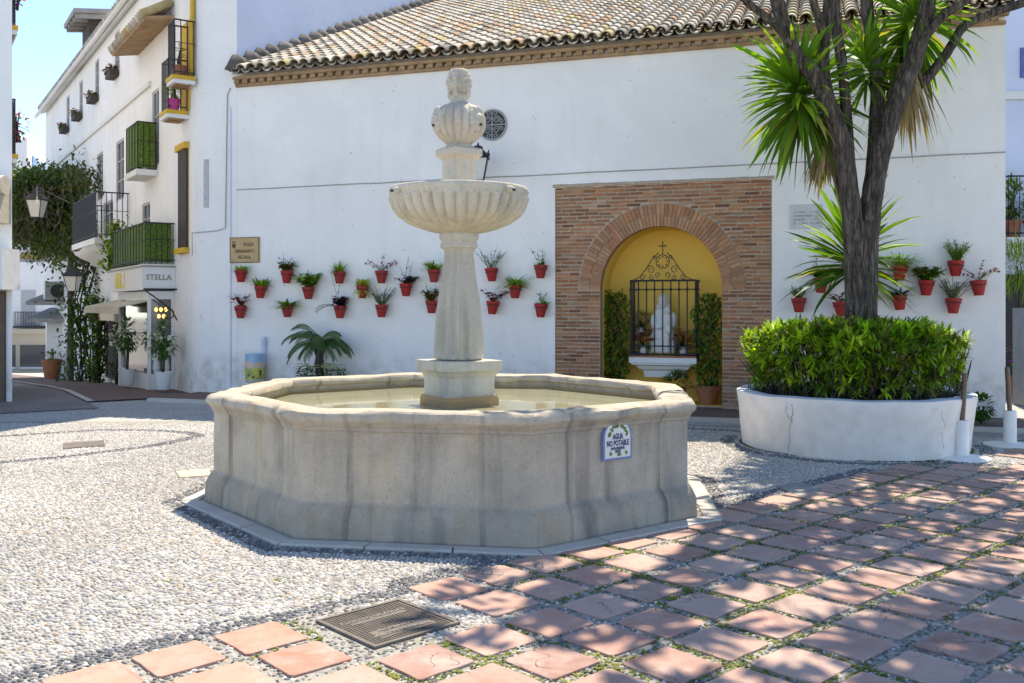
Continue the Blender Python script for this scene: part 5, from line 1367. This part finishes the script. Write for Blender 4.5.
# softly rounded street corner
arcp = []
for i in range(7):
    f = i/6; q = (LP(.25,0)*(1-f)**2+A_*2*f*(1-f)+WP(ua+.25,0)*f*f); arcp.append(Vector((q.x,q.y,0)))
for a,b in zip(arcp[:-1],arcp[1:]): side(a,b)
side(arcp[-1],B_); side(C_,Dk); side(Dk,E_); side(E_,arcp[0]); mb.face([p+Vector((0,0,HB)) for p in P]); build('wall', mb, M['house'], t, smooth=True, auto=25)
mb = MB(); mb.face([B_+Vector((0,0,-.5)),C_+Vector((0,0,-.5)),C_+Vector((0,0,HB)),B_+Vector((0,0,HB))]); build('side_wall', mb, M['blue_white'], t)
FR = lambda s,z,p: LP(s,z,p)
sA, zA = LS(189,252); sB_, zB_ = LS(182,142); s0_, s1_ = .42, 1.02; z0_, z1_ = LS(186,248)[1], LS(186,150)[1]
mb = MB(); fbox(mb,FR,s0_,s1_,z0_,z1_,.002,.05); w_ = build('window', mb, M['darkw'], t)
mb = MB(); fbox(mb,FR,s0_-.05,s1_+.05,z0_-.10,z0_-.002,.002,.12); fbox(mb,FR,s0_-.05,s1_+.05,z1_+.002,z1_+.12,.002,.10); fbox(mb,FR,s0_-.03,s0_-.002,z0_,z1_,.002,.012); build('yellow_trim', mb, M['yellowp'], w_)
mb = MB(); u_,za_ = WU(196,208); _,zb_ = WU(196,160); fbox(mb,FRb,ua+.04+.16,ua+.30,za_,zb_,.002,.012); build('blind_slot', mb, M['greyshut'], t)
z1b = LS(189,112)[1]; z2b = LS(196,84)[1]
balcony(t,FR,.40,.92,z1b,.40,.95,under='terraslab',slab=.13,bars=5); balcony(t,FR,-.06,.42,z2b+.12,.40,1.02,under='terraslab',slab=.13,bars=5)
mb = MB(); fbox(mb,FR,.02,.16,z2b+.2,HB-.3,.003,.05); fbox(mb,FR,.30,.9,z1b+.02,z1b+1.7,.003,.02); build('yellow_surround', mb, M['yellowp'], t)
p = LP(.5,z1b+.003,.25); bushy('balcony_pot',p,.13,.48,120,GRN+LGT,'magenta pot with trailing green plant on the lower corner balcony',(.12,.22),.12,.03,pm='pinkc')
p = LP(.22,z2b+.123,.2); bushy('balcony_pot',p,.06,.62,50,[(.25,.16,.06),(.3,.22,.08)],'terracotta pot with a narrow dry plant on the upper corner balcony',(.12,.24),.12,.02)
mb = MB(); mb.tube([LP(.05,LS(196,255)[1],.03),LP(-.0,LS(199,232)[1],.05),WP(ua+.5,WU(212,231)[1],-.02),WP(WU(226,226)[0],WU(226,228)[1],-.02),WP(WU(228,95)[0],WU(228,95)[1],-.02),WP(WU(231,89)[0],WU(232,88)[1],-.02)],.010,5); build('house_cable', mb, M['cable'], label='looping grey cable on the corner house wall left of the name sign', cat='cable')
# long white house with the shop
S0, S1, ZE = SB, 19.9, 8.5
t = thing('white_house', LP(9,-1,-3), 'long white house down the left street with a shop, balconies and flowered windows', 'building')
def hole(px0,px1,py0,py1):
    s = sorted((LS(px0,300)[0],LS(px1,300)[0])); pm = (px0+px1)/2; z = sorted((LS(pm,py0)[1],LS(pm,py1)[1])); return (s[0],s[1],z[0],z[1])
HS = []
fl = []
for px,py in ((117,72),(97,97),(81,115),(68,128)):
    s,z = LS(px,py); HS.append((s-.30,s+.30,z+.02,z+1.0)); fl.append((s,z))
HS += [hole(116,124,140,200), hole(97,103,153,200), hole(152,159,90,166), hole(142,150,203,250), hole(103,113,201,236)]
shop = hole(149,171,302,372); door = hole(105,127,322,381); HS2 = [shop, door, hole(66,74,330,378)]
mb = MB(); holes(mb,FR,S0,S1,-2.6,ZE,HS+HS2,.07)
e0,e1 = FR(S1,-2.6,0),FR(S1,ZE,0); mb.face([e0,e1,FR(S1,ZE,-3),FR(S1,-2.6,-3)]); mb.face([FR(S0,ZE,0),FR(S1,ZE,0),FR(S1,ZE,-3),FR(S0+2.6,ZE,-3)]); mb.face([FR(S0+2.6,ZE,-3),FR(S1,ZE,-3),FR(S1,-2.6,-3),FR(S0+2.6,-2.6,-3)]); build('wall', mb, M['house'], t)
for h in HS: window(t,FR,h,.07,'glass','greyshut')
mb = MB(); s,z = LS(137,95); zc = 6.36; fbox(mb,FR,S0+2,S1,zc-.05,zc+.05,.002,.06); build('string_course', mb, M['trim'], t)
mb = MB(); 
mb.obox(FR(4.5,ZE+.0,.16), FR(S1+.1,ZE,.16)-FR(4.5,ZE,.16), LN*-3.2+Vector((0,0,1.15)), (0,0,.10)); rf = build('roof', mb, M['trim'], t)
mb = MB()
for i in range(int((S1-4.5)/.24)):
    s = 4.5+i*.24; mb.cur = tuple(Vector((.50,.46,.40))*R.uniform(.7,1.15)); a_ = FR(s,ZE+.10,.26); mb.tube([a_, a_-LN*.9+Vector((0,0,.33))],[.10,.085],7)
build('eave_tiles', mb, M['rooftile'], rf, smooth=True)
mb = MB(); mb.tube([FR(4.5,ZE+.02,.25),FR(S1+.5,ZE-.03,.25)],.06,8); build('gutter', mb, M['trim'], rf, smooth=True)
# tiled canopy high on the near part
ca, cb = LS(178,6,.2)[0]-.1, LS(124,77,.3)[0]; zz = 7.25
mb = MB(); o = FR(max(ca,S0+.02),zz,.002); mb.obox(o, FR(cb,zz,.002)-o, LN*.55+Vector((0,0,-.10)), (0,0,.06)); cn = build('tiled_canopy', mb, M['terraslab'], t)
mb = MB()
for i in range(int((cb-ca)/.21)+1):
    s = max(ca,S0+.1)+i*.21
    if s > cb: break
    mb.cur = tilecol(); a_ = FR(s,zz+.0,.60); mb.tube([a_, FR(s,zz+.34,.03)],[.095,.08],7)
build('canopy_tiles', mb, M['rooftile'], cn, smooth=True)
# balconies
bs = hole(128,158,123,168); ub0, ub1 = LS(157.5,168)[0], LS(130,168,.4)[0]
zb1 = LS(150,168,.2)[1]; balcony(t,FR,ub0,ub0+1.15,zb1,.42,.98,mesh='greenmesh',slab=.12)
st0, st1 = LS(175,280)[0], LS(111,285,.585)[0]; zst = LS(160,264,.3)[1]
bo = balcony(t,FR,st0,st1,zst,.585,.80,mesh='greenmesh',slab=.06)
# fascia of the shop with its lettering
t2 = thing('shop_sign', LP((st0+st1)/2,zst-.5,.6), 'white shop fascia reading STELLA with yellow letters under the green screened balcony', 'sign')
mb = MB(); fbox(mb,FR,st0-.03,st1,zst-.50,zst-.062,.003,.62); build('fascia', mb, M['trim'], t2)
mb = MB(); fbox(mb,FR,st0-.045,st1+.01,zst-.062,zst-.030,.003,.64); build('gold_edge', mb, M['goldl'], t2)
def logo():                                      # bold yellow block marks on the long face
    mb = MB(); fr = lambda a,b,c: FR((st0+st1)/2-a,zst-.28+b,.621+c)
    for x0,x1,y0,y1 in ((-.95,-.70,-.16,.16),(-.66,-.42,-.16,.16),(-.38,-.30,-.16,.16),(-.30,-.05,-.16,-.08),(-.05,.03,-.16,.16)):
        o = fr(x0,y0,0); mb.obox(o, fr(x1,y0,0)-o, fr(x0,y1,0)-o, LN*.006)
    return mb
# end face (towards the square): text runs from the outer corner to the wall
xv = -LN
build('lettering', text_mesh('STELLA', .15, lambda a,b,c: FR(st0-.033-c,zst-.26+b,.31)+xv*(a*1.0), .003, .003), M['goldl'], t2)
build('lettering', text_mesh('SHOP', .055, lambda a,b,c: FR(st0-.033-c,zst-.40+b,.13)+xv*a, .002, .001) if False else logo(), M['yellowl'], t2)
# awning
mb = MB(); a0 = FR(st0+.12,zst-.62,.003); L_ = FR(st1+.6,zst-.62,.003)-a0
mb.obox(a0+Vector((0,0,.0)), L_, LN*1.0+Vector((0,0,-.22)), (0,0,.03)); mb.obox(a0+LN*1.0+Vector((0,0,-.34)), L_, LN*.025, (0,0,.14)); build('awning', mb, M['cream'], label='cream canvas awning over the shop window below the STELLA fascia', cat='awning')
# shop front
window(t,FR,shop,.07,'glass2','trim',1,1); 
zg = gz(*LP(st0,0)[:2]); zt0 = zst-.52; q0 = st0+.03; q1 = st1-.35
mb = MB(); fbox(mb,FR,q0,q1,zg-.3,.30,.003,.50); fbox(mb,FR,q0,q1,zt0-.16,zt0,.003,.50); bay = build('shop_bay', mb, M['trim'], t)
for p0,p1 in ((.003,.06),(.44,.50)):
    mb = MB(); fbox(mb,FR,q0,q0+.07,.301,zt0-.161,p0,p1); build('corner_post', mb, M['trim'], bay)
mb = MB(); fbox(mb,FR,q1-.3,q1,.301,zt0-.161,.06,.50); build('pilaster', mb, M['trim'], bay)
mb = MB(); fbox(mb,FR,q0+.03,q1-.301,.302,zt0-.162,.061,.45); build('shop_glass', mb, M['glass2'], bay)
for i in range(5):
    mb = MB(); mb.ball(FR(q0+.03,zt0-.36-.13*(i//3),.16+.09*(i%3)+.04*(i//3)),(.032,.032,.04),8,6); build('shop_lamp', mb, M['bulb'], bay)
for p_,h_ in ((.16,.62),(.34,.5)):
    mb = MB(); mb.lathe([(.05,0),(.075,.12),(.05,.3),(.07,h_*.75),(.03,h_*.86),(.035,h_*.95),(.01,h_)], FR(q0+.025,.302,p_), 10, None, True, True); build('display_figure', mb, M['statue'], bay, smooth=True)
window(t,FR,door,.07,'darkw','brownw',2,1,'door'); window(t,FR,HS2[2],.07,'glass','greyshut')
mb = MB(); fbox(mb,FR,door[0]-.1,door[1]+.1,door[3]+.04,door[3]+.36,.003,.30); build('awning_box', mb, M['cream'], label='folded cream awning box above the brown shop shutter', cat='awning')
# scroll bracket
s,z = LS(177,292); mb = MB(); mb.tube([FR(s,z+.05,.0),FR(s,z+.05,.62)],.018,6); mb.tube([FR(s,z-.55,.0),FR(s,z-.35,.10),FR(s,z-.15,.35),FR(s,z+.02,.58)],.014,6)
mb.tube([FR(s,z-.42+.10*math.sin(a),.16-.0+.10*math.cos(a)) for a in [i*.45 for i in range(14)]],.012,5); build('scroll_bracket', mb, M['iron'], label='black wrought iron scroll bracket on the wall beside the shop', cat='bracket')
# flower boxes under the top windows
for k,(s,z) in enumerate(fl):
    p = FR(s,z-.16,.12); lab = ['window box of red flowers nearest the tiled canopy','window box of red flowers, second from the tiled canopy','window box of red flowers, third from the tiled canopy','window box of red flowers, farthest down the street'][k]
    t3 = thing('window_box', p, lab, 'window box', 'window boxes high on the long white house'); mb = MB(); fbox(mb,FR,s-.3,s+.3,z-.16,z,.02,.22); build('box', mb, M['darkw'], t3)
    a,b = MB(),MB()
    for i in range(90): a.leaf(FR(s+R.uniform(-.3,.3),z+R.uniform(-.02,.1),R.uniform(.03,.25)),(R.gauss(0,1),R.gauss(0,1),R.gauss(0,.6)),.10,.05,.6,tuple(Vector((.07,.13,.025))*R.uniform(.6,1.3)))
    for i in range(26): b.leaf(FR(s+R.uniform(-.3,.3),z+R.uniform(.0,.15),R.uniform(.1,.28)),(R.gauss(0,1),R.gauss(0,1),.3),.08,.07,.4,(.42,.04,.05))
    build('foliage', a, M['leaf'], t3); build('blooms', b, M['petal'], t3)
# roof lookout
mid = D(92,42,27.6); t3 = thing('roof_lookout', mid-Vector((0,0,.9)), 'small dark timber lookout with an overhanging roof on top of the long white house', 'roof lookout')
mb = MB(); mb.cbox(mid+Vector((.10,.4,-.2)),.85,1.2,1.9,rad(33)); build('wall', mb, M['darkw'], t3)
mb = MB(); mb.cbox(mid+Vector((.0,.3,.75)),1.5,1.9,.12,rad(33),Matrix.Rotation(rad(-8),3,'Y'))
for i in range(5): mb.cbox(mid+Vector((.0,.3,.62))+Matrix.Rotation(rad(33),3,'Z')@Vector((0,-.8+.4*i,0)),1.4,.09,.12,rad(33),Matrix.Rotation(rad(-8),3,'Y'))
build('roof', mb, M['zinc'], t3)
# baroque balcony with black rails
w0,w1 = LS(111,240,.4)[0], LS(78,246,.6)[0]; zb2 = LS(95,243,.4)[1]
bo = balcony(t,FR,w0,w1,zb2,.75,1.05,slab=.14); mb = MB()
rows = []
for k,(p_,dz) in enumerate(((.74,-.145),(.68,-.25),(.55,-.34),(.35,-.42),(.25,-.52),(.003,-.62))):
    rows.append([FR(w0+.05+(w1-w0-.1)*i/20, zb2+dz+.06*math.sin(i/20*math.pi*2)*(1 if k < 5 else 0), p_) for i in range(21)])
mb.grid(rows); mb.face([r[0] for r in rows]+[FR(w0+.05,zb2-.145,.003)]); mb.face([r[-1] for r in rows]+[FR(w1-.05,zb2-.145,.003)]); build('wavy_corbel', mb, M['trim'], bo, smooth=True)
# potted white flowering standards in front of the shop
def standard(px,py,Y,label,h):
    p = G(px,py); p = Vector((p.x,p.y,gz(p.x,p.y)+.055)); t3 = thing('potted_standard', p, label, 'potted tree', 'white flowering standards in front of the shop'); m1,m2,m3,m4 = MB(),MB(),MB(),MB()
    m1.lathe([(.11,0),(.125,.02),(.165,.31),(.175,.33),(.165,.335),(.155,.3),(.01,.3)], p, 24, None, True); m2.tube([p+Vector((0,0,.3)),p+Vector((.02,0,.7)),p+Vector((0,0,1.1))],.03,8)
    c = p+Vector((0,0,h-.42))
    for i in range(300):
        d = Vector((R.gauss(0,1),R.gauss(0,1),R.gauss(0,1))).normalized()*R.random()**.4; q = c+Vector((d.x*.24,d.y*.24,d.z*.34)); m3.leaf(q,d+Vector((0,0,-.2)),R.uniform(.08,.13),.04,.6,tuple(Vector((.06,.12,.03))*R.uniform(.6,1.5)))
        if i < 42:
            q = c+Vector((d.x*.27-.06,d.y*.26-.05,d.z*.36))
            for k in range(4): m4.leaf(q,(R.gauss(0,1),R.gauss(0,1),R.gauss(0,1)),.075,.06,.4,(.74,.73,.70),2)
    build('pot', m1, M['whitep'], t3, smooth=True, auto=40); build('stem', m2, M['bark'], t3, smooth=True); build('foliage', m3, M['leaf'], t3); build('blooms', m4, M['petal'], t3)
standard(163,392.5,18,'small white flowering tree in a white pot, nearer the corner house',1.33); standard(127,387,19,'small white flowering tree in a white pot, beside the brown shutter',1.42)
# climbers on the facade and the great creeper over the street
def vine(name, pts, w, n, cols, label, L=.13, st=8):
    t3 = thing(name, pts[-1], label, 'climbing plant'); mb = MB(); m2 = MB()
    for k in range(st): m2.tube([p+Vector((R.gauss(0,w*.25),R.gauss(0,w*.25),0)) for p in pts[::-1]],.02,5)
    m_ = len(pts)-1
    for i in range(n):
        f = R.random()*m_; j = min(int(f),m_-1); p = pts[j].lerp(pts[j+1],f-j); ww = w*(1+.6*noise.noise(p*1.3))
        mb.leaf(p+Vector((R.gauss(0,ww*.45),R.gauss(0,ww*.45),R.gauss(0,ww*.4))),(R.gauss(0,1),R.gauss(0,1)-.3,R.gauss(0,.7)-.3),L*R.uniform(.6,1.3),L*.55,.5,tuple(Vector(R.choice(cols))*R.uniform(.55,1.35)))
    build('foliage', mb, M['leaf'], t3); build('stems', m2, M['bark'], t3)
DG = [(.05,.10,.02),(.07,.13,.025),(.04,.08,.02)]
s,_ = LS(84,300,.3); g_ = LP(s,0,.35); vine('facade_creeper',[FR(s,LS(84,262)[1],.3),FR(s-.3,LS(86,300)[1],.4),FR(s,LS(84,340)[1],.35),Vector((g_.x,g_.y,gz(g_.x,g_.y)))],.62,1500,DG,'thick dark green creeper climbing the facade beside the wall lantern')
s,_ = LS(98,300,.3); g_ = LP(s,0,.3); vine('facade_creeper',[FR(s+.6,LS(92,298)[1],.35),FR(s,LS(98,315)[1],.3),FR(s-.1,LS(98,345)[1],.3),Vector((g_.x,g_.y,gz(g_.x,g_.y)))],.30,620,DG+GRN,'thin leafy creeper trailing down just left of the brown shutter')
s,_ = LS(117,240,.4); vine('balcony_creeper',[FR(s,LS(116,224,.4)[1],.4),FR(s-.1,LS(116,245,.4)[1],.42),FR(s+.3,LS(113,268,.4)[1],.45)],.34,620,GRN+LGT,'bright green creeper draped over the far end of the shop balcony',.12,2)
s,_ = LS(120,300,.2); g_ = LP(s,0,.25); vine('bare_vine',[FR(s-.3,LS(124,300)[1],.2),FR(s-.1,LS(122,330)[1],.25),Vector((g_.x,g_.y,gz(g_.x,g_.y)))],.12,90,DG,'nearly bare twisted vine stems beside the brown shutter',.1,5)
c0 = D(50,215,30.5); t3 = thing('hanging_creeper', FR(LS(86,300)[0],0,.4), 'great dark creeper hanging over the far end of the left street', 'climbing plant'); mb, m2 = MB(), MB()
for k in range(190):
    px, py = R.uniform(6,91), R.uniform(172,254)
    if py > 240+(px-10)*.3: continue
    fy = 26.2+(92-px)*.15; c = D(px,py,min(R.uniform(27,32),fy-R.uniform(.3,1.6))); n = 115; w = R.uniform(.35,.75)
    tone = Vector(R.choice([(.05,.08,.022),(.065,.10,.025),(.085,.12,.04),(.11,.10,.06)]))
    for i in range(n):
        o = Vector((R.gauss(0,1),R.gauss(0,1),R.gauss(0,.8)))*w*.5; mb.leaf(c+o,(R.gauss(0,1),R.gauss(0,1),R.gauss(0,.5)-.5),R.uniform(.09,.19),.075,.7,tuple(tone*R.uniform(.55,1.5)))
for k in range(26):
    p = D(R.uniform(12,84),R.uniform(175,200),26+R.uniform(-1,2)); m2.tube([p,p+Vector((R.gauss(0,.1),0,-.8)),p+Vector((R.gauss(0,.3),0,-R.uniform(.9,1.6)))],.018,4)
q0 = FR(LS(86,300)[0],0,.4); q0.z = gz(q0.x,q0.y); m2.tube([q0, FR(LS(86,260)[0],3,.4), D(70,200,29.5), D(45,190,30.5), D(12,200,31)],[.09,.08,.07,.06,.04],8)
build('foliage', mb, M['leaf'], t3); build('stems', m2, M['bark'], t3)
# lanterns in the street
pL = D(37,191,20); lantern('street_lantern', pL, .80, 'grey lantern hanging from the wire across the left street', 'street lanterns')
mb = MB(); w_a = Vector((-8.6,17.2,D(10,204,17.2).z)); w_b = FR(LS(92,209)[0],LS(92,209)[1],0); mb.tube([w_a,w_a.lerp(pL+Vector((0,0,.09)),.5)+Vector((0,0,-.03)),pL+Vector((0,0,.09)),pL.lerp(w_b,.5)+Vector((0,0,-.02)),w_b],.006,5); build('lamp_wire', mb, M['cable'], label='thin wire across the left street carrying the hanging lantern', cat='wire')
s,z = LS(73,268,.9); pB = FR(s,z,.9); lantern('facade_lantern', pB, .82, 'black lantern on a bracket among the creeper on the left facade', 'street lanterns', [[FR(s,z-1.0,0),FR(s,z-1.05,.5),FR(s,z-.92,.9)]])
# porch with tiled roof, air conditioner
p = D(58,375,31); gzp = gz(p.x,p.y); t3 = thing('tiled_porch', (p.x,p.y,gzp), 'small white porch with a tiled roof at the end of the left street', 'porch')
zr = D(58,322,31).z; mb = MB(); mb.obox((p.x-.25,p.y-.25,gzp),(.5,0,0),(0,.5,0),(0,0,zr-gzp)); mb.obox((p.x+.5,p.y+.3,gzp),(1.4,0,0),(0,.3,0),(0,0,zr-gzp)); build('pillar', mb, M['trim'], t3)
mb = MB()
for dz in (0,.55): mb.obox((p.x-.7,p.y-.7,zr+dz),(2.6,0,0),(0,1.6,.35),(0,0,.12))
build('roof', mb, M['zinc'], t3)
p = D(57,291,30.5); mb = MB(); mb.cbox(p,.75,.35,.6,rad(33)); t4 = thing('air_conditioner', p-Vector((0,0,.3)), 'grey air conditioner unit above the tiled porch in the left street', 'air conditioner'); build('case', mb, M['steel'], t4, bevel=.02)
mb = MB(); q = p+Matrix.Rotation(rad(33),3,'Z')@Vector((0,-.18,0)); mb.lathe([(.22,0),(.22,.02)],(0,0,0),16,None,True,True); mb.v = [tuple(q+Matrix.Rotation(rad(33),3,'Z')@Vector((v[0],-v[2],v[1]))) for v in mb.v]; build('fan_grille', mb, M['iron'], t4)
p = D(52,375,30); p.z = gz(p.x,p.y)+.01; bushy('street_pot',p,.2,.9,90,DG,'dark terracotta pot with a small plant at the far end of the street',(.3,.62),.14,.05,stem_h=.6)
# buildings closing the street
Yf = 55; zf = -2.4
def rect(mb, px0,px1,py0,py1,y,dep): a = D(px0,py1,y); b = D(px1,py0,y); mb.obox(a,(b.x-a.x,0,0),(0,dep,0),(0,0,b.z-a.z))
t3 = thing('street_end_house', D(36,372,Yf), 'white and beige house with a balcony and shop windows closing the left street', 'building')
mb = MB(); rect(mb,-30,70,262,380,Yf,8); build('wall', mb, M['house'], t3)
mb = MB(); rect(mb,-30,70,332,382,Yf-.45,.448); rect(mb,-30,70,329,334,Yf-.6,.148); build('shop_base', mb, M['beige'], t3)
for a,b in ((9,15),(20,46)):
    mb = MB(); rect(mb,a,b,345,367,Yf-.50,.048); w_ = build('window', mb, M['glass'], t3)
    mb = MB(); rect(mb,a,b,367,369,Yf-.56,.108); build('sill', mb, M['trim'], w_)
mb = MB(); rect(mb,21,35,290,327,Yf-.05,.048); build('balcony_door', mb, M['greyshut'], t3)
mb = MB()
for i in range(18): q = D(14+i*1.6,326,Yf-.4); mb.tube([q,q+Vector((0,0,.8))],.018,4)
a,b = D(14,312,Yf-.4),D(42,312,Yf-.4); mb.tube([a,b],.025,4); rect(mb,13,43,326,328,Yf-.5,.5); build('railing', mb, M['iron'], t3)
t3 = thing('pale_house', D(36,262,50), 'pale pink house with one small dark window and a yellow tiled ledge beyond the creeper', 'building')
mb = MB(); rect(mb,-20,66,200,262,57,8); build('wall', mb, M['pinkw'], t3)
mb = MB(); rect(mb,27,34,218,236,56.95,.048); build('window', mb, M['glass'], t3)
mb = MB(); 
for i in range(22): q = D(18+i*1.9,258,56.4); mb.tube([q,q+Vector((0,.55,.28))],.09,6)
build('tiled_ledge', mb, M['ochre_roof'], t3)
t3 = thing('distant_building', D(30,170,80), 'modern white building with large windows far away above the creeper', 'building')
mb = MB(); a = D(27,142,80); zb_ = D(27,300,80).z
P = [D(-10,0,84),D(27,0,78),D(62,0,92),D(20,0,110)]; P = [Vector((q.x,q.y,0)) for q in P]
mb.prism([(0,0),(1,0),(2,0),(3,0)], lambda x,y,c: Vector((P[int(x)].x,P[int(x)].y,(a.z if c == 0 else zb_)))); build('wall', mb, M['trim'], t3)
d_ = (P[2]-P[1]); n_ = Vector((d_.y,-d_.x,0)).normalized()
for f0,f1 in ((.12,.26),(.36,.62),(.72,.9)):
    mb = MB(); o = P[1]+d_*f0+Vector((0,0,a.z-3.1))+n_*.02; mb.obox(o, d_*(f1-f0), n_*.03, (0,0,1.9)); build('window', mb, M['glass'], t3)
# building at the left edge
t3 = thing('left_building', (-9.5,17,0), 'white building at the left edge with flowered balconies and a brown door', 'building')
XL = -8.42; YL = 16.0
mb = MB(); mb.obox((XL-5,YL,-.5),(5,0,0),(-2.9,4.5,0),(0,0,12)); build('wall', mb, M['house'], t3)
mb = MB(); z0 = D(0,290,YL).z; z1 = D(0,250,YL).z; mb.obox((XL-4,YL-.55,z0),(4.13,0,0),(0,.548,0),(0,0,z1-z0)); build('ledge', mb, M['trim'], t3)
mb = MB(); mb.obox((XL-2.2,YL-.06,0),(2.1,0,0),(0,.058,0),(0,0,z0-.02)); build('door', mb, M['brownw'], t3)
FL = lambda s,z,p: Vector((XL-.5417*s+p*.8406, YL+s*.8406+p*.5417, z))
zq = D(10,158,16.6).z; balcony(t3,FL,.25,1.3,zq,.10,.95,slab=.14,under='terraslab'); zq2 = D(10,32,16.6).z; balcony(t3,FL,.25,1.3,zq2,.10,.95,slab=.14,under='terraslab')
p = FL(.5,zq+.25,.14); bushy('balcony_flowers',p,.17,.55,90,[(.45,.04,.06),(.08,.15,.03),(.08,.15,.03),(.5,.08,.10)],'red geraniums spilling from the lower balcony at the left edge',None,.09,.05,stem_h=.1)
p = FL(.5,zq2+.35,.12); bushy('balcony_flowers',p,.12,.6,70,[(.45,.04,.06),(.08,.15,.03),(.25,.05,.2)],'red and purple flowers on the upper balcony at the left edge',None,.09,.05,stem_h=.1)
mb = MB(); c = D(3,200,YL-.35); mb.obox((XL-2.4,YL-.5,D(0,222,YL-.4).z),(2.38,0,0),(0,.49,0),(0,0,.62)); mb.tube([(XL-2.4,YL-.3,D(0,185,YL-.3).z),(XL+.05,YL-.3,D(0,185,YL-.3).z)],.16,12); build('folded_awning', mb, M['cream'], label='folded cream awning at the left edge of the picture', cat='awning', smooth=True, bevel=0, auto=40)

# ------------------------------------------------------------------ light, sky, camera
AZ = math.atan2(.30,.95); EL = rad(62)
SD = Vector((math.sin(AZ)*math.cos(EL), math.cos(AZ)*math.cos(EL), math.sin(EL)))
w = bpy.data.worlds.new('World'); SC.world = w; w.use_nodes = True
nt = w.node_tree; sk = nt.nodes.new('ShaderNodeTexSky'); sk.sky_type = 'NISHITA'; sk.sun_disc = False; sk.sun_elevation = EL; sk.sun_rotation = AZ; sk.air_density = .65; sk.altitude = 1500; sk.dust_density = .0; sk.ozone_density = 3.0
bg = nt.nodes['Background']; bg.inputs[1].default_value = .15; nt.links.new(sk.outputs[0], bg.inputs[0])
sl_ = bpy.data.lights.new('sun','SUN'); sl_.energy = 2.8; sl_.angle = rad(.55); sl_.color = (1,.95,.88)
so = bpy.data.objects.new('sun', sl_); COL.objects.link(so); so.rotation_euler = SD.to_track_quat('Z','Y').to_euler(); so.location = (0,0,30)
cd = bpy.data.cameras.new('camera'); cd.sensor_width = 36; cd.lens = F/1024*36; cd.shift_y = (307-341.5)/1024; cd.clip_end = 2000; cd.clip_start = .05
co = bpy.data.objects.new('camera', cd); COL.objects.link(co); co.location = (0,0,H); co.rotation_euler = (rad(90),0,0); SC.camera = co
SC.view_settings.view_transform = 'Standard'; SC.view_settings.look = 'None'; SC.view_settings.exposure = 1.58; SC.view_settings.gamma = 1
SC.view_settings.use_white_balance = True; SC.view_settings.white_balance_temperature = 7550; SC.view_settings.white_balance_tint = 10
SC.cycles.max_bounces = 8; SC.cycles.diffuse_bounces = 4; SC.cycles.caustics_reflective = False; SC.cycles.caustics_refractive = False
